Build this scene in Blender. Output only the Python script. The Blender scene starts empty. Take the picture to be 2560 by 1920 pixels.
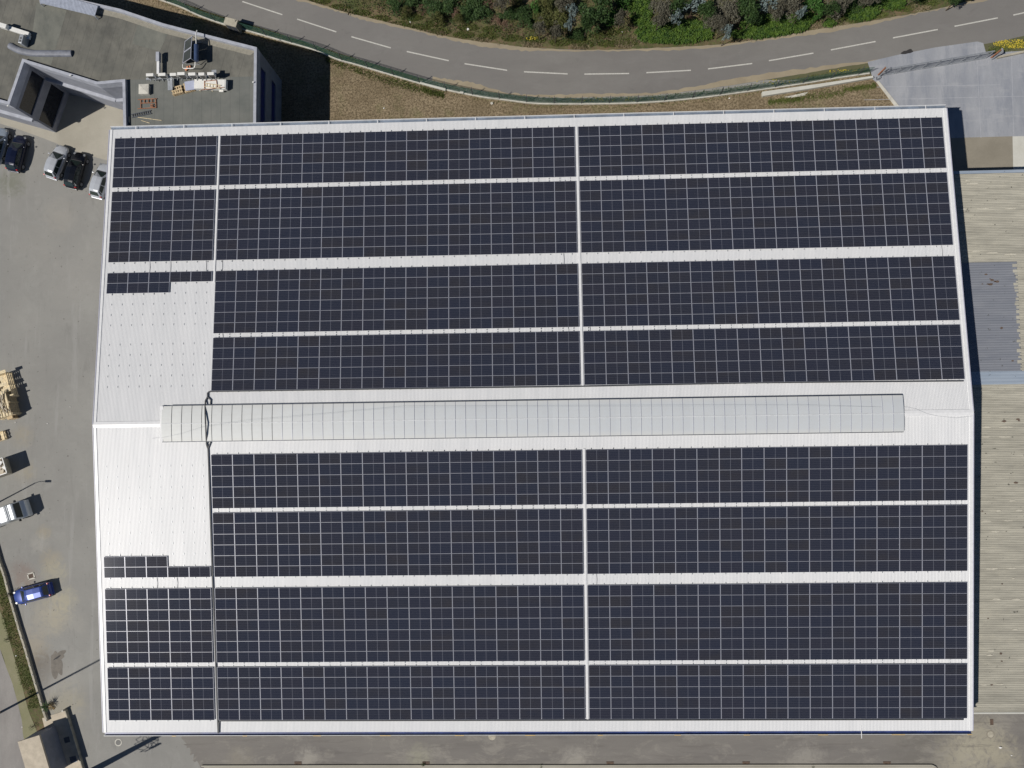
import bpy, bmesh, math, random
from mathutils import Vector, Matrix
random.seed(7)
R_ = math.radians
scene = bpy.context.scene
COL = scene.collection
# ------------------------------------------------------------------ camera
F_PX = 1780.0
SHIFT = 11.2                                   # roof ridge above the yard
CAM = Vector((31.27303, 0.31665, 68.4331 + SHIFT))
def rotm(rx, ry, rz):
    return Matrix.Rotation(rz, 3, 'Z') @ Matrix.Rotation(ry, 3, 'Y') @ Matrix.Rotation(rx, 3, 'X')
RM = rotm(0.04391, 0.02855, -0.0144)
cd = bpy.data.cameras.new('camera'); cam = bpy.data.objects.new('camera', cd); COL.objects.link(cam)
cam.matrix_world = Matrix.Translation(CAM) @ RM.to_4x4()
cd.sensor_width = 36.0; cd.sensor_fit = 'HORIZONTAL'; cd.lens = 36.0 * F_PX / 2560.0
cd.clip_start = 1.0; cd.clip_end = 3000.0
scene.camera = cam
# ------------------------------------------------------------------ light
SUN_AZ, SUN_EL = R_(27.0), R_(49.3)            # shadows run towards +27 deg (east north east)
w = bpy.data.worlds.new('World'); scene.world = w; w.use_nodes = True
wn = w.node_tree; bg = wn.nodes['Background']; bg.inputs[1].default_value = 0.05
sky = wn.nodes.new('ShaderNodeTexSky'); sky.sky_type = 'NISHITA'; sky.sun_disc = False
sky.sun_elevation = SUN_EL; sky.air_density = .75; sky.dust_density = 0.0; sky.ozone_density = 3.0
sd = Vector((-math.cos(SUN_AZ) * math.cos(SUN_EL), -math.sin(SUN_AZ) * math.cos(SUN_EL), math.sin(SUN_EL)))
sky.sun_rotation = math.atan2(sd.x, sd.y)
wn.links.new(sky.outputs[0], bg.inputs[0])
sl = bpy.data.lights.new('sun', 'SUN'); sl.energy = 4.5; sl.angle = R_(0.53); sl.color = (1.0, 0.955, 0.89)
so = bpy.data.objects.new('sun', sl); COL.objects.link(so)
so.rotation_euler = sd.to_track_quat('Z', 'Y').to_euler(); so.location = (0, 0, 120)
scene.view_settings.view_transform = 'Standard'; scene.view_settings.look = 'None'
scene.view_settings.exposure = -0.10; scene.view_settings.gamma = 1.0; scene.view_settings.use_curve_mapping = False
# ------------------------------------------------------------------ helpers
def at(u, v, z=0.0):
    d = RM @ Vector(((u - 1280) / F_PX, -(v - 960) / F_PX, -1.0))
    return CAM + d * ((z - CAM.z) / d.z)
def A2(u, v, z=0.0):
    p = at(u, v, z); return (p.x, p.y)
SL = 0.07262; TS = math.tan(SL); CS = math.cos(SL); SS = math.sin(SL)
def RT(x, t, off=0.0):                         # point on the roof: t = signed distance from the ridge down the slope
    return Vector((x, t * CS + (off * SS if t > 0 else -off * SS), SHIFT - abs(t) * SS + off * CS))
def roofpt(u, v, off=0.0):
    z = 10.0
    for i in range(12):
        p = at(u, v, z); z = SHIFT - abs(p.y) * TS + off
    return at(u, v, z)

def link(o, parent=None):
    COL.objects.link(o)
    if parent: o.parent = parent
    return o
def tag(o, label=None, cat=None, group=None, kind=None):
    if label: o['label'] = label
    if cat: o['category'] = cat
    if group: o['group'] = group
    if kind: o['kind'] = kind
    return o
def empty(name, loc=(0, 0, 0), rz=0.0):
    o = bpy.data.objects.new(name, None); COL.objects.link(o); o.location = loc; o.rotation_euler = (0, 0, rz)
    o.empty_display_size = 0.2
    return o
def copy_tree(o, parent=None):
    c = o.copy(); COL.objects.link(c); c.parent = parent
    for k in ('label', 'group'):
        pass
    for ch in list(o.children): copy_tree(ch, c)
    return c

class MB:
    def __init__(s): s.v = []; s.f = []; s.m = []; s.uv = []
    def face(s, pts, m=0, uv=None):
        b = len(s.v); s.v += [tuple(p) for p in pts]; s.f.append(tuple(range(b, b + len(pts)))); s.m.append(m)
        s.uv.append(uv if uv else [(0, 0)] * len(pts)); return s
    def hexa(s, p, m=0):                        # p: 8 points, bottom 4 (ccw) then top 4
        b = len(s.v); s.v += [tuple(q) for q in p]
        for q in ((3, 2, 1, 0), (4, 5, 6, 7), (0, 1, 5, 4), (1, 2, 6, 5), (2, 3, 7, 6), (3, 0, 4, 7)):
            s.f.append(tuple(b + i for i in q)); s.m.append(m); s.uv.append([(0, 0)] * 4)
        return s
    def box(s, c, d, rz=0.0, m=0, tilt=None):
        M = Matrix.Rotation(rz, 3, 'Z')
        if tilt is not None: M = M @ tilt
        c = Vector(c); x, y, z = d[0] / 2, d[1] / 2, d[2] / 2
        return s.hexa([c + M @ Vector(q) for q in ((-x, -y, -z), (x, -y, -z), (x, y, -z), (-x, y, -z), (-x, -y, z), (x, -y, z), (x, y, z), (-x, y, z))], m)
    def prism(s, poly, z0, z1, m=0):
        n = len(poly)
        if sum(poly[i][0] * poly[(i + 1) % n][1] - poly[(i + 1) % n][0] * poly[i][1] for i in range(n)) < 0: poly = poly[::-1]
        b = len(s.v); s.v += [(p[0], p[1], z0) for p in poly] + [(p[0], p[1], z1) for p in poly]
        s.f.append(tuple(range(b + n, b + 2 * n))); s.f.append(tuple(range(b + n - 1, b - 1, -1)))
        s.m += [m, m]; s.uv += [[(0, 0)] * n] * 2
        for i in range(n):
            j = (i + 1) % n; s.f.append((b + i, b + j, b + n + j, b + n + i)); s.m.append(m); s.uv.append([(0, 0)] * 4)
        return s
    def bar(s, a, b_, wd, ht, m=0):             # square bar between two points
        a = Vector(a); b_ = Vector(b_); d = (b_ - a).normalized()
        up = Vector((0, 0, 1)) if abs(d.z) < .95 else Vector((1, 0, 0))
        r = d.cross(up).normalized() * wd / 2; q = r.cross(d).normalized() * ht / 2
        return s.hexa([a - r - q, a + r - q, b_ + r - q, b_ - r - q, a - r + q, a + r + q, b_ + r + q, b_ - r + q], m)
    def tube(s, pts, r, n=8, m=0, r2=None):
        pts = [Vector(p) for p in pts]; k = len(pts); b = len(s.v)
        prev = None
        for i, p in enumerate(pts):
            d = (pts[min(i + 1, k - 1)] - pts[max(i - 1, 0)]).normalized()
            if prev is None:
                up = Vector((0, 0, 1)) if abs(d.z) < .9 else Vector((1, 0, 0)); e = d.cross(up).normalized()
            else:
                e = (prev - d * prev.dot(d)).normalized()
            prev = e; g = d.cross(e); rr = r if r2 is None else r + (r2 - r) * i / (k - 1)
            for j in range(n):
                t = 2 * math.pi * j / n; s.v.append(tuple(p + (e * math.cos(t) + g * math.sin(t)) * rr))
        for i in range(k - 1):
            for j in range(n):
                a = b + i * n + j; c = b + i * n + (j + 1) % n
                s.f.append((a, c, c + n, a + n)); s.m.append(m); s.uv.append([(0, 0)] * 4)
        s.f.append(tuple(b + j for j in range(n - 1, -1, -1))); s.f.append(tuple(b + (k - 1) * n + j for j in range(n)))
        s.m += [m, m]; s.uv += [[(0, 0)] * n] * 2
        return s
    def disc(s, c, r, n=24, m=0):
        return s.face([(c[0] + r * math.cos(2 * math.pi * i / n), c[1] + r * math.sin(2 * math.pi * i / n), c[2]) for i in range(n)], m)
    def strip(s, L, Rr, z, m=0):
        for i in range(len(L) - 1):
            s.face([(L[i][0], L[i][1], z), (L[i + 1][0], L[i + 1][1], z), (Rr[i + 1][0], Rr[i + 1][1], z), (Rr[i][0], Rr[i][1], z)], m)
        return s
    def mesh(s, name, mats, uv=False, smooth=False):
        me = bpy.data.meshes.new(name); me.from_pydata(s.v, [], s.f)
        for mt in (mats if isinstance(mats, (list, tuple)) else [mats]): me.materials.append(mt)
        me.polygons.foreach_set('material_index', s.m)
        if uv:
            l = me.uv_layers.new(name='UVMap'); flat = [c for f in s.uv for q in f for c in q]; l.data.foreach_set('uv', flat)
        if smooth: me.polygons.foreach_set('use_smooth', [True] * len(s.f))
        me.update(); return me
    def build(s, name, mats, parent=None, uv=False, smooth=False, bevel=0, sub=0):
        me = s.mesh(name, mats, uv, smooth)
        if bevel or sub:
            bm = bmesh.new(); bm.from_mesh(me); bmesh.ops.recalc_face_normals(bm, faces=bm.faces); bm.to_mesh(me); bm.free()
        o = bpy.data.objects.new(name, me); link(o, parent)
        if bevel:
            md = o.modifiers.new('b', 'BEVEL'); md.width = bevel; md.segments = 2; md.limit_method = 'ANGLE'
        if sub:
            md = o.modifiers.new('s', 'SUBSURF'); md.levels = sub; md.render_levels = sub
        return o
def mesh_obj(name, me, parent=None, loc=None):
    o = bpy.data.objects.new(name, me); link(o, parent)
    if loc is not None: o.location = loc
    return o

# ------------------------------------------------------------------ materials
def srgb(r, g, b):
    f = lambda c: ((c / 255 + .055) / 1.055) ** 2.4 if c > 10 else c / 255 / 12.92
    return (f(r), f(g), f(b))
class NT:
    def __init__(s, name):
        s.mt = bpy.data.materials.new(name); s.mt.use_nodes = True; s.t = s.mt.node_tree
        s.p = s.t.nodes['Principled BSDF']
    def n(s, typ, **kw):
        nd = s.t.nodes.new(typ)
        for k, v in kw.items(): setattr(nd, k, v)
        return nd
    def l(s, a, b): s.t.links.new(a, b)
    def pos(s, scale=(1, 1, 1), obj=False, rz=0.0):
        src = s.n('ShaderNodeTexCoord').outputs['Object'] if obj else s.n('ShaderNodeNewGeometry').outputs['Position']
        mp = s.n('ShaderNodeMapping'); mp.inputs['Scale'].default_value = scale; mp.inputs['Rotation'].default_value = (0, 0, rz)
        s.l(src, mp.inputs[0]); return mp.outputs[0]
    def noise(s, vec, scale, detail=4, rough=.6, lo=.35, hi=.65, dist=0.0):
        nz = s.n('ShaderNodeTexNoise'); nz.inputs['Scale'].default_value = scale; nz.inputs['Detail'].default_value = detail
        nz.inputs['Roughness'].default_value = rough; nz.inputs['Distortion'].default_value = dist
        s.l(vec, nz.inputs['Vector']); return s.ramp(nz.outputs[0], lo, hi)
    def ramp(s, x, lo, hi):
        mr = s.n('ShaderNodeMapRange'); mr.inputs[1].default_value = lo; mr.inputs[2].default_value = hi
        s.l(x, mr.inputs[0]); return mr.outputs[0]
    def math(s, op, a, b=None, c=None):
        m = s.n('ShaderNodeMath', operation=op)
        for i, q in enumerate((a, b, c)):
            if q is None: continue
            if isinstance(q, (int, float)): m.inputs[i].default_value = q
            else: s.l(q, m.inputs[i])
        return m.outputs[0]
    def mix(s, fac, a, b):
        m = s.n('ShaderNodeMix', data_type='RGBA')
        for i, q in ((0, fac), (6, a), (7, b)):
            if isinstance(q, (int, float)): m.inputs[i].default_value = q
            elif isinstance(q, tuple): m.inputs[i].default_value = (*q[:3], 1)
            else: s.l(q, m.inputs[i])
        return m.outputs[2]
    def col(s, c):
        if isinstance(c, tuple): s.p.inputs['Base Color'].default_value = (*c, 1)
        else: s.l(c, s.p.inputs['Base Color'])
        return s
    def rough(s, r, metal=0.0, spec=None):
        if isinstance(r, (int, float)): s.p.inputs['Roughness'].default_value = r
        else: s.l(r, s.p.inputs['Roughness'])
        s.p.inputs['Metallic'].default_value = metal
        if spec is not None: s.p.inputs['Specular IOR Level'].default_value = spec
        return s
    def bump(s, h, strength=.5, dist=.05):
        b = s.n('ShaderNodeBump'); b.inputs['Strength'].default_value = strength; b.inputs['Distance'].default_value = dist
        s.l(h, b.inputs['Height']); s.l(b.outputs[0], s.p.inputs['Normal']); return s
def simple(name, c, r=.6, metal=0.0, var=.12, scale=3.0, obj=True, spec=None):
    t = NT(name); v = t.noise(t.pos(obj=obj), scale, 5, .65)
    c2 = tuple(x * (1 - var) for x in c); c1 = tuple(min(1, x * (1 + var)) for x in c)
    t.col(t.mix(v, c2, c1)).rough(r, metal, spec); return t.mt
def ground(name, base, dark, light, sc=.15, fine=6.0, stretch=(1, 1, 1), rz=0, r=.9, bump=.25, patch=None, spots=None):
    t = NT(name); p = t.pos(stretch, rz=rz)
    c = t.mix(t.noise(p, sc, 5, .6, .35, .68), dark, light)
    c = t.mix(.5, c, base)
    fn = t.noise(t.pos(), fine, 4, .7, .2, .8)
    c = t.mix(t.math('MULTIPLY', fn, .35), c, tuple(x * .72 for x in base))
    c = t.mix(t.math('MULTIPLY', t.noise(t.pos(stretch), .9, 6, .75, .5, .75), .35), c, tuple(x * .74 for x in base))
    c = t.mix(t.math('MULTIPLY', t.noise(t.pos(stretch), .33, 6, .75, .52, .72, .6), .4), c, tuple(min(1, x * 1.22) for x in base))
    if patch:                                   # (x, y, radius, colour, strength) worn, dusty or damp patches
        for (x, y, ra, cc, st) in patch:
            v = t.n('ShaderNodeVectorMath', operation='DISTANCE'); t.l(t.pos(), v.inputs[0]); v.inputs[1].default_value = (x, y, 0)
            k = t.ramp(v.outputs['Value'], ra * 1.35, 0)
            k = t.ramp(t.math('MULTIPLY', k, t.noise(t.pos(), 1.1, 8, .74, .2, .78, 1.2)), .12, .42)
            c = t.mix(t.math('MULTIPLY', k, st), c, cc)
    t.col(c).rough(r)
    if bump: t.bump(fn, bump, .03)
    return t, c
# ground-type surfaces
M = {}
TAN = (.30, .265, .195)
def P(u, v): p = at(u, v); return p.x, p.y
pt = []
for (u, v, ra, cc, st) in ((55, 1090, 1.6, TAN, .45), (64, 1180, 1.5, TAN, .5), (110, 1330, 1.0, TAN, .6), (125, 1400, 1.6, TAN, .55), (138, 1430, 1.8, (.36, .33, .24), .5),
        (160, 1500, 1.8, (.36, .33, .24), .6), (130, 1540, 2.6, (.38, .34, .25), .6), (80, 1620, 2.6, (.33, .29, .22), .6), (160, 1760, 3.0, (.33, .3, .22), .55),
        (110, 1670, 2.5, (.12, .10, .08), .55), (60, 1445, 1.8, (.2, .13, .1), .45), (30, 460, 2, (.12, .13, .08), .5), (170, 480, 3, (.33, .28, .2), .45), (220, 560, 4, (.28, .24, .18), .3),
        (2460, 1860, 3.5, (.36, .33, .25), .7), (2400, 1900, 3.5, (.36, .33, .25), .7), (2500, 1900, 3.0, (.34, .31, .23), .6), (2300, 1880, 4, (.13, .12, .1), .4),
        (770, 1895, 1.6, (.33, .31, .27), .6), (1050, 1895, 1.8, (.3, .29, .22), .6), (1440, 1905, 2.0, (.33, .31, .27), .6), (600, 1905, 2.0, (.24, .22, .18), .6), (2020, 1905, 2.5, (.33, .31, .27), .5)):
    x, y = P(u, v); pt.append((x, y, ra, cc, st))
for (u, v, ra, cc, st) in ((85, 1560, 2.2, (.30, .27, .21), .5), (190, 1560, 1.6, (.33, .30, .23), .4), (150, 1700, 2.6, (.34, .31, .24), .5), (215, 1700, 1.8, (.30, .28, .22), .4), (90, 620, 3.5, (.30, .27, .21), .3), (190, 700, 4, (.31, .28, .23), .3), (60, 800, 3, (.28, .26, .21), .3), (260, 620, 3, (.30, .28, .22), .3), (100, 1360, 1.3, (.36, .33, .25), .5), (150, 540, 2.4, (.33, .28, .2), .4), (45, 1420, 1.4, (.24, .17, .13), .5)):
    x, y = P(u, v); pt.insert(12, (x, y, ra, tuple(.5 * q + .5 * cc[1] for q in cc), st * .8))
t, c = ground('yard_asphalt', srgb(138, 137, 132), srgb(127, 125, 121), srgb(149, 147, 141), .12, 9, patch=pt[:23]); 
tr_ = t.math('MULTIPLY', t.noise(t.pos((1, .09, 1), rz=R_(-14)), .8, 5, .7, .56, .66, .4), .28); c = t.mix(tr_, c, (.34, .335, .32))
tr_ = t.math('MULTIPLY', t.noise(t.pos((1, .16, 1), rz=R_(8)), 1.1, 5, .75, .58, .70, .5), .30); c = t.mix(tr_, c, (.145, .14, .13))
c = t.mix(t.math('MULTIPLY', t.noise(t.pos(), 3.0, 2, .5, .70, .74), .7), c, (.10, .09, .08)); t.col(c); M['yard'] = t.mt
t, c = ground('lane_asphalt', srgb(118, 114, 109), srgb(104, 100, 97), srgb(132, 128, 121), .25, 9, stretch=(.35, 1.3, 1), patch=pt[23:]); 
c = t.mix(t.math('MULTIPLY', t.noise(t.pos((.5, 1, 1)), .5, 6, .75, .52, .64, .5), .45), c, (.30, .28, .24))
c = t.mix(t.math('MULTIPLY', t.noise(t.pos((.12, 1, 1)), 1.3, 5, .75, .54, .66, .5), .35), c, (.10, .09, .08)); t.col(c); M['lane'] = t.mt
t, c = ground('road_asphalt', srgb(119, 117, 114), srgb(110, 106, 103), srgb(130, 127, 121), .1, 11, stretch=(.5, 1, 1)); 
c = t.mix(t.math('MULTIPLY', t.noise(t.pos((.3, 1, 1)), .22, 5, .7, .5, .68, .5), .4), c, srgb(108, 105, 102))
c = t.mix(t.math('MULTIPLY', t.noise(t.pos(), .7, 6, .75, .6, .68, .8), .3), c, srgb(96, 93, 90)); t.col(c); M['road'] = t.mt
t, c = ground('shoulder_dust', srgb(150, 138, 116), srgb(132, 122, 104), srgb(160, 150, 128), .5, 6); M['dust'] = t.mt
t, c = ground('tan_concrete', srgb(162, 157, 144), srgb(148, 143, 130), srgb(176, 171, 159), .25, 7); M['tan'] = t.mt
t, c = ground('blue_concrete', srgb(150, 152, 157), srgb(126, 131, 141), srgb(170, 172, 176), .35, 6, stretch=(1.3, .45, 1)); 
c = t.mix(t.math('MULTIPLY', t.noise(t.pos((1.6, .35, 1)), .45, 5, .7, .5, .66), .45), c, srgb(110, 116, 128))
c = t.mix(t.math('MULTIPLY', t.noise(t.pos((.3, 1.2, 1)), .7, 5, .7, .55, .68), .3), c, srgb(178, 178, 178)); t.col(c); M['drive'] = t.mt
t, c = ground('brown_concrete', srgb(138, 132, 118), srgb(120, 114, 102), srgb(150, 143, 130), .4, 6); M['brownc'] = t.mt
t, c = ground('white_concrete', srgb(196, 195, 186), srgb(182, 180, 168), srgb(205, 204, 198), .4, 6); M['whitec'] = t.mt
t, c = ground('moss_path', srgb(132, 128, 100), srgb(112, 116, 76), srgb(140, 134, 112), .6, 6); M['moss'] = t.mt
t, c = ground('west_road', srgb(138, 134, 130), srgb(120, 116, 113), srgb(160, 156, 150), .3, 6, stretch=(1.6, .5, 1)); M['wroad'] = t.mt
t, c = ground('far_ground', (.10, .10, .05), (.07, .085, .035), (.15, .13, .07), .05, 2); M['ground'] = t.mt
# mown dry field
t = NT('dry_field'); p = t.pos()
c = t.mix(t.noise(p, .35, 5, .65, .35, .65), (.19, .145, .085), (.30, .235, .15))
c = t.mix(t.math('MULTIPLY', t.noise(p, 4.5, 3, .7, .44, .58), .85), c, (.095, .07, .038))
c = t.mix(t.math('MULTIPLY', t.noise(p, .22, 3, .6, .55, .7), .5), c, (.10, .12, .035))
fn = t.noise(p, 7, 4, .7, .2, .8); t.col(c).rough(.95).bump(fn, .6, .08); M['field'] = t.mt
t = NT('bank_soil'); p = t.pos()
c = t.mix(t.noise(p, .4, 5, .65, .38, .62), (.06, .065, .022), (.16, .11, .065))
c = t.mix(t.math('MULTIPLY', t.noise(p, 3, 3, .7, .45, .62), .6), c, (.09, .12, .03))
t.col(c).rough(.95).bump(t.noise(p, 5, 4, .7, .2, .8), .6, .08); M['bank'] = t.mt
M['paint'] = simple('road_paint', (.48, .47, .43), .7, var=.18, scale=8, obj=False)
# metals, paints
t = NT('white_roof_sheet'); p = t.pos((1, .12, 1))
c = t.mix(t.noise(p, 1.1, 4, .6, .3, .7), (.62, .625, .63), (.69, .69, .69))
c = t.mix(t.math('MULTIPLY', t.noise(t.pos((1, .06, 1)), 1.7, 5, .7, .55, .8), .16), c, (.42, .42, .40))
t.col(c).rough(.42, 0, .4); M['roof'] = t.mt
M['whitetrim'] = simple('white_trim', (.72, .72, .72), .35, var=.05)
M['lilactrim'] = simple('grey_trim', (.42, .42, .50), .4, var=.06)
M['gutter'] = simple('gutter_inside', (.20, .24, .30), .4, .3, var=.25, scale=1)
M['gutterS'] = simple('blue_gutter', (.035, .055, .17), .4, var=.3, scale=1)
M['lip'] = simple('gutter_lip', (.55, .56, .54), .4, var=.1)
M['yellow'] = simple('yellow_metal', (.62, .42, .13), .5)
M['wallsheet'] = simple('wall_sheet', (.45, .47, .5), .5, var=.08)
M['door'] = simple('roller_door', (.16, .2, .3), .45)
M['dark'] = simple('dark_cable', (.045, .045, .05), .6)
M['tray'] = simple('cable_tray', (.045, .048, .052), .6)
M['alu'] = simple('aluminium_frame', (.40, .41, .47), .36, .1, var=.05)
M['steel'] = simple('galvanised_steel', (.42, .44, .46), .45, .5, var=.15)
M['dsteel'] = simple('dark_steel', (.11, .12, .14), .5, .4, var=.25)
M['rust'] = simple('rusty_steel', (.33, .14, .07), .8, var=.3)
M['wood'] = simple('raw_wood', (.52, .40, .24), .8, var=.25, scale=6)
M['palewood'] = simple('weathered_wood', (.66, .55, .36), .85, var=.3, scale=7)
M['rubber'] = simple('black_rubber', (.02, .02, .022), .8)
M['concrete'] = simple('concrete', (.37, .34, .27), .9, var=.2, scale=2)
M['palecon'] = simple('pale_concrete', (.52, .50, .44), .9, var=.15, scale=2)
M['beige'] = simple('beige_render', (.47, .41, .32), .9, var=.12, scale=1.5)
M['cap'] = simple('pale_blue_parapet', (.36, .375, .42), .6, var=.14, scale=1.5)
M['officewall'] = simple('grey_render', (.23, .24, .275), .8, var=.12, scale=1)
M['winglass'] = simple('dark_glazing', (.02, .022, .028), .12, var=.2)
M['blueglass'] = simple('blue_glazing', (.02, .03, .16), .3, var=.3)
M['bark'] = simple('bark', (.10, .075, .05), .9, var=.3)
M['white'] = simple('white_plastic', (.72, .71, .67), .45, var=.06)
M['grille'] = simple('grey_grille', (.08, .08, .075), .6)
M['orange'] = simple('orange_plastic', (.65, .25, .12), .5)
M['blueboard'] = simple('blue_grey_board', (.38, .41, .52), .5, var=.05)
M['green'] = simple('green_wire', (.035, .10, .075), .5, var=.2)
M['grate'] = simple('brown_grate', (.11, .075, .055), .8, var=.3, scale=8)
M['water'] = simple('water', (.03, .03, .03), .04)
M['wet'] = simple('wet_asphalt', (.12, .105, .085), .7, var=.3, scale=1.2, obj=False)
M['flower'] = simple('yellow_petals', (.50, .40, .04), .8)
M['litter'] = simple('white_litter', (.75, .73, .70), .8)
M['tyre'] = M['rubber']; M['rim'] = simple('wheel_rim', (.35, .36, .38), .35, .6)
M['glass'] = simple('car_glass', (.02, .03, .028), .025, var=.1)
M['red'] = simple('red_lens', (.45, .02, .02), .25)
M['lens'] = simple('clear_lens', (.16, .17, .18), .25)
def carpaint(name, c, r=.22):
    t = NT(name); t.col(c).rough(r, .25, .5); t.p.inputs['Coat Weight'].default_value = .35; t.p.inputs['Coat Roughness'].default_value = .18; return t.mt
# solar cell glass, uv in metres
PW, PH = 2.095, 1.05268 - .02
t = NT('solar_cells'); uvn = t.n('ShaderNodeUVMap'); sp = t.n('ShaderNodeSeparateXYZ'); t.l(uvn.outputs[0], sp.inputs[0])
def linemask(x, pitch, off, wd):
    fr = t.math('FRACT', t.math('DIVIDE', t.math('ADD', x, off), pitch))
    d = t.math('ABSOLUTE', t.math('SUBTRACT', fr, .5)); return t.math('GREATER_THAN', d, .5 - wd / pitch / 2)
X, Y = sp.outputs[0], sp.outputs[1]
hl = linemask(Y, (PH - .05) / 6, -.025, .007); vl = linemask(X, (PW - .06) / 24, -.03, .0035)
busb = linemask(Y, (PH - .05) / 60, -.025, .0012)
mid = t.math('LESS_THAN', t.math('ABSOLUTE', t.math('SUBTRACT', X, PW / 2)), .014)
tint = t.noise(t.pos((.45, .9, 1)), 1.0, 2, .5, .35, .65)
at_ = t.n('ShaderNodeAttribute', attribute_name='tint'); tv = at_.outputs['Fac']
base = t.mix(tint, (.022, .024, .035), (.027, .027, .034))
base = t.mix(t.ramp(tv, 0, 1), base, (.018, .024, .044))
base = t.mix(t.math('MULTIPLY', t.ramp(tv, .72, 1), .7), base, (.026, .0255, .035))
c = t.mix(t.math('MULTIPLY', busb, .25), base, (.12, .12, .13))
c = t.mix(t.math('MULTIPLY', vl, .45), c, (.14, .145, .17)); c = t.mix(t.math('MULTIPLY', hl, .7), c, (.17, .17, .2))
c = t.mix(t.math('MULTIPLY', mid, .45), c, (.30, .31, .36))
t.col(c).rough(.12, 0, .06); M['cells'] = t.mt
# office roof membrane with felt seams
t = NT('roof_membrane'); p = t.pos(rz=R_(16))
c = t.mix(t.noise(t.pos(), .35, 6, .65, .3, .7), srgb(84, 84, 79), srgb(116, 114, 105))
c = t.mix(t.math('MULTIPLY', t.noise(t.pos((1, .5, 1), rz=R_(16)), .9, 5, .7, .5, .7), .5), c, srgb(66, 65, 61))
s2 = t.n('ShaderNodeSeparateXYZ'); t.l(p, s2.inputs[0])
fr = t.math('FRACT', t.math('DIVIDE', s2.outputs[0], 1.02)); sm = t.math('LESS_THAN', fr, .05)
c = t.mix(t.math('MULTIPLY', sm, .35), c, srgb(66, 65, 62)); t.col(c).rough(.85); M['membrane'] = t.mt
t = NT('roof_membrane_grey'); p = t.pos()
c = t.mix(t.noise(p, .5, 6, .65, .3, .7), srgb(94, 97, 93), srgb(112, 113, 108))
s2 = t.n('ShaderNodeSeparateXYZ'); t.l(p, s2.inputs[0])
sm = t.math('LESS_THAN', t.math('FRACT', t.math('DIVIDE', s2.outputs[0], 1.01)), .05)
c = t.mix(t.math('MULTIPLY', sm, .35), c, srgb(70, 72, 70)); t.col(c).rough(.85); M['membrane2'] = t.mt
t = NT('roof_membrane_pale'); c = t.mix(t.noise(t.pos((1, .6, 1), rz=R_(16)), .8, 6, .7, .3, .7), srgb(92, 94, 88), srgb(120, 120, 111)); t.col(c).rough(.85); M['membrane3'] = t.mt
# fibre cement
def cement(name, a, b, d):
    t = NT(name); c = t.mix(t.noise(t.pos((.25, 2.2, 1)), 1.0, 5, .7, .3, .7), a, b)
    c = t.mix(t.math('MULTIPLY', t.noise(t.pos((.6, 1, 1)), .45, 5, .7, .55, .75), .5), c, d)
    c = t.mix(t.math('MULTIPLY', t.noise(t.pos(), 2.2, 3, .6, .68, .72), .8), c, (.05, .05, .04))
    t.col(c).rough(.9); return t.mt
M['cement'] = cement('old_fibre_cement', srgb(142, 139, 128), srgb(180, 176, 162), srgb(190, 185, 168))
M['bluesheet'] = cement('faded_blue_sheet', srgb(110, 114, 123), srgb(126, 129, 136), srgb(138, 140, 145))
M['lightblue'] = cement('pale_blue_sheet', srgb(132, 145, 160), srgb(150, 160, 172), srgb(150, 160, 172))
t = NT('polycarbonate'); gp = t.pos()
sx = t.n('ShaderNodeSeparateXYZ'); t.l(gp, sx.inputs[0])
k = t.ramp(sx.outputs[0], -6, 25)
c = t.mix(k, (.67, .68, .655), (.53, .555, .57)); c = t.mix(t.math('MULTIPLY', t.noise(gp, 2, 4, .6), .15), c, (.5, .48, .44))
wn_ = t.n('ShaderNodeTexWhiteNoise', noise_dimensions='1D'); t.l(t.math('FLOOR', t.math('DIVIDE', t.math('ADD', sx.outputs[0], 4.9), 1.003)), wn_.inputs['W'])
c = t.mix(t.math('MULTIPLY', wn_.outputs[0], .16), c, (.36, .38, .42))
c = t.mix(t.math('MULTIPLY', t.ramp(t.math('ABSOLUTE', sx.outputs[1]), 1.25, 1.7), .45), c, (.60, .59, .55))
t.col(c).rough(.5, 0, .3); M['poly'] = t.mt
def leafmat(name, c1, c2):
    t = NT(name); c = t.mix(t.noise(t.pos(obj=False), 2.2, 3, .6, .35, .65), c1, c2)
    t.col(c).rough(.65, 0, .25); return t.mt
M['lf_dark'] = leafmat('dark_green_leaves', (.02, .045, .013), (.05, .09, .025))
M['lf_olive'] = leafmat('olive_leaves', (.055, .07, .02), (.11, .11, .035))
M['lf_grey'] = leafmat('grey_brown_leaves', (.075, .07, .05), (.12, .115, .085))
M['lf_blue'] = leafmat('blue_grey_leaves', (.12, .16, .155), (.20, .255, .25))
M['lf_bright'] = leafmat('bright_green_leaves', (.03, .085, .015), (.06, .14, .028))
M['lf_fern'] = leafmat('fern_green', (.022, .055, .010), (.085, .145, .02))
M['lf_grass'] = leafmat('grass_green', (.07, .10, .022), (.13, .15, .04))
M['lf_dry'] = leafmat('dry_stalks', (.21, .165, .10), (.30, .25, .16))
M['lf_brown'] = leafmat('dead_bracken', (.12, .07, .045), (.21, .14, .10))
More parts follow.
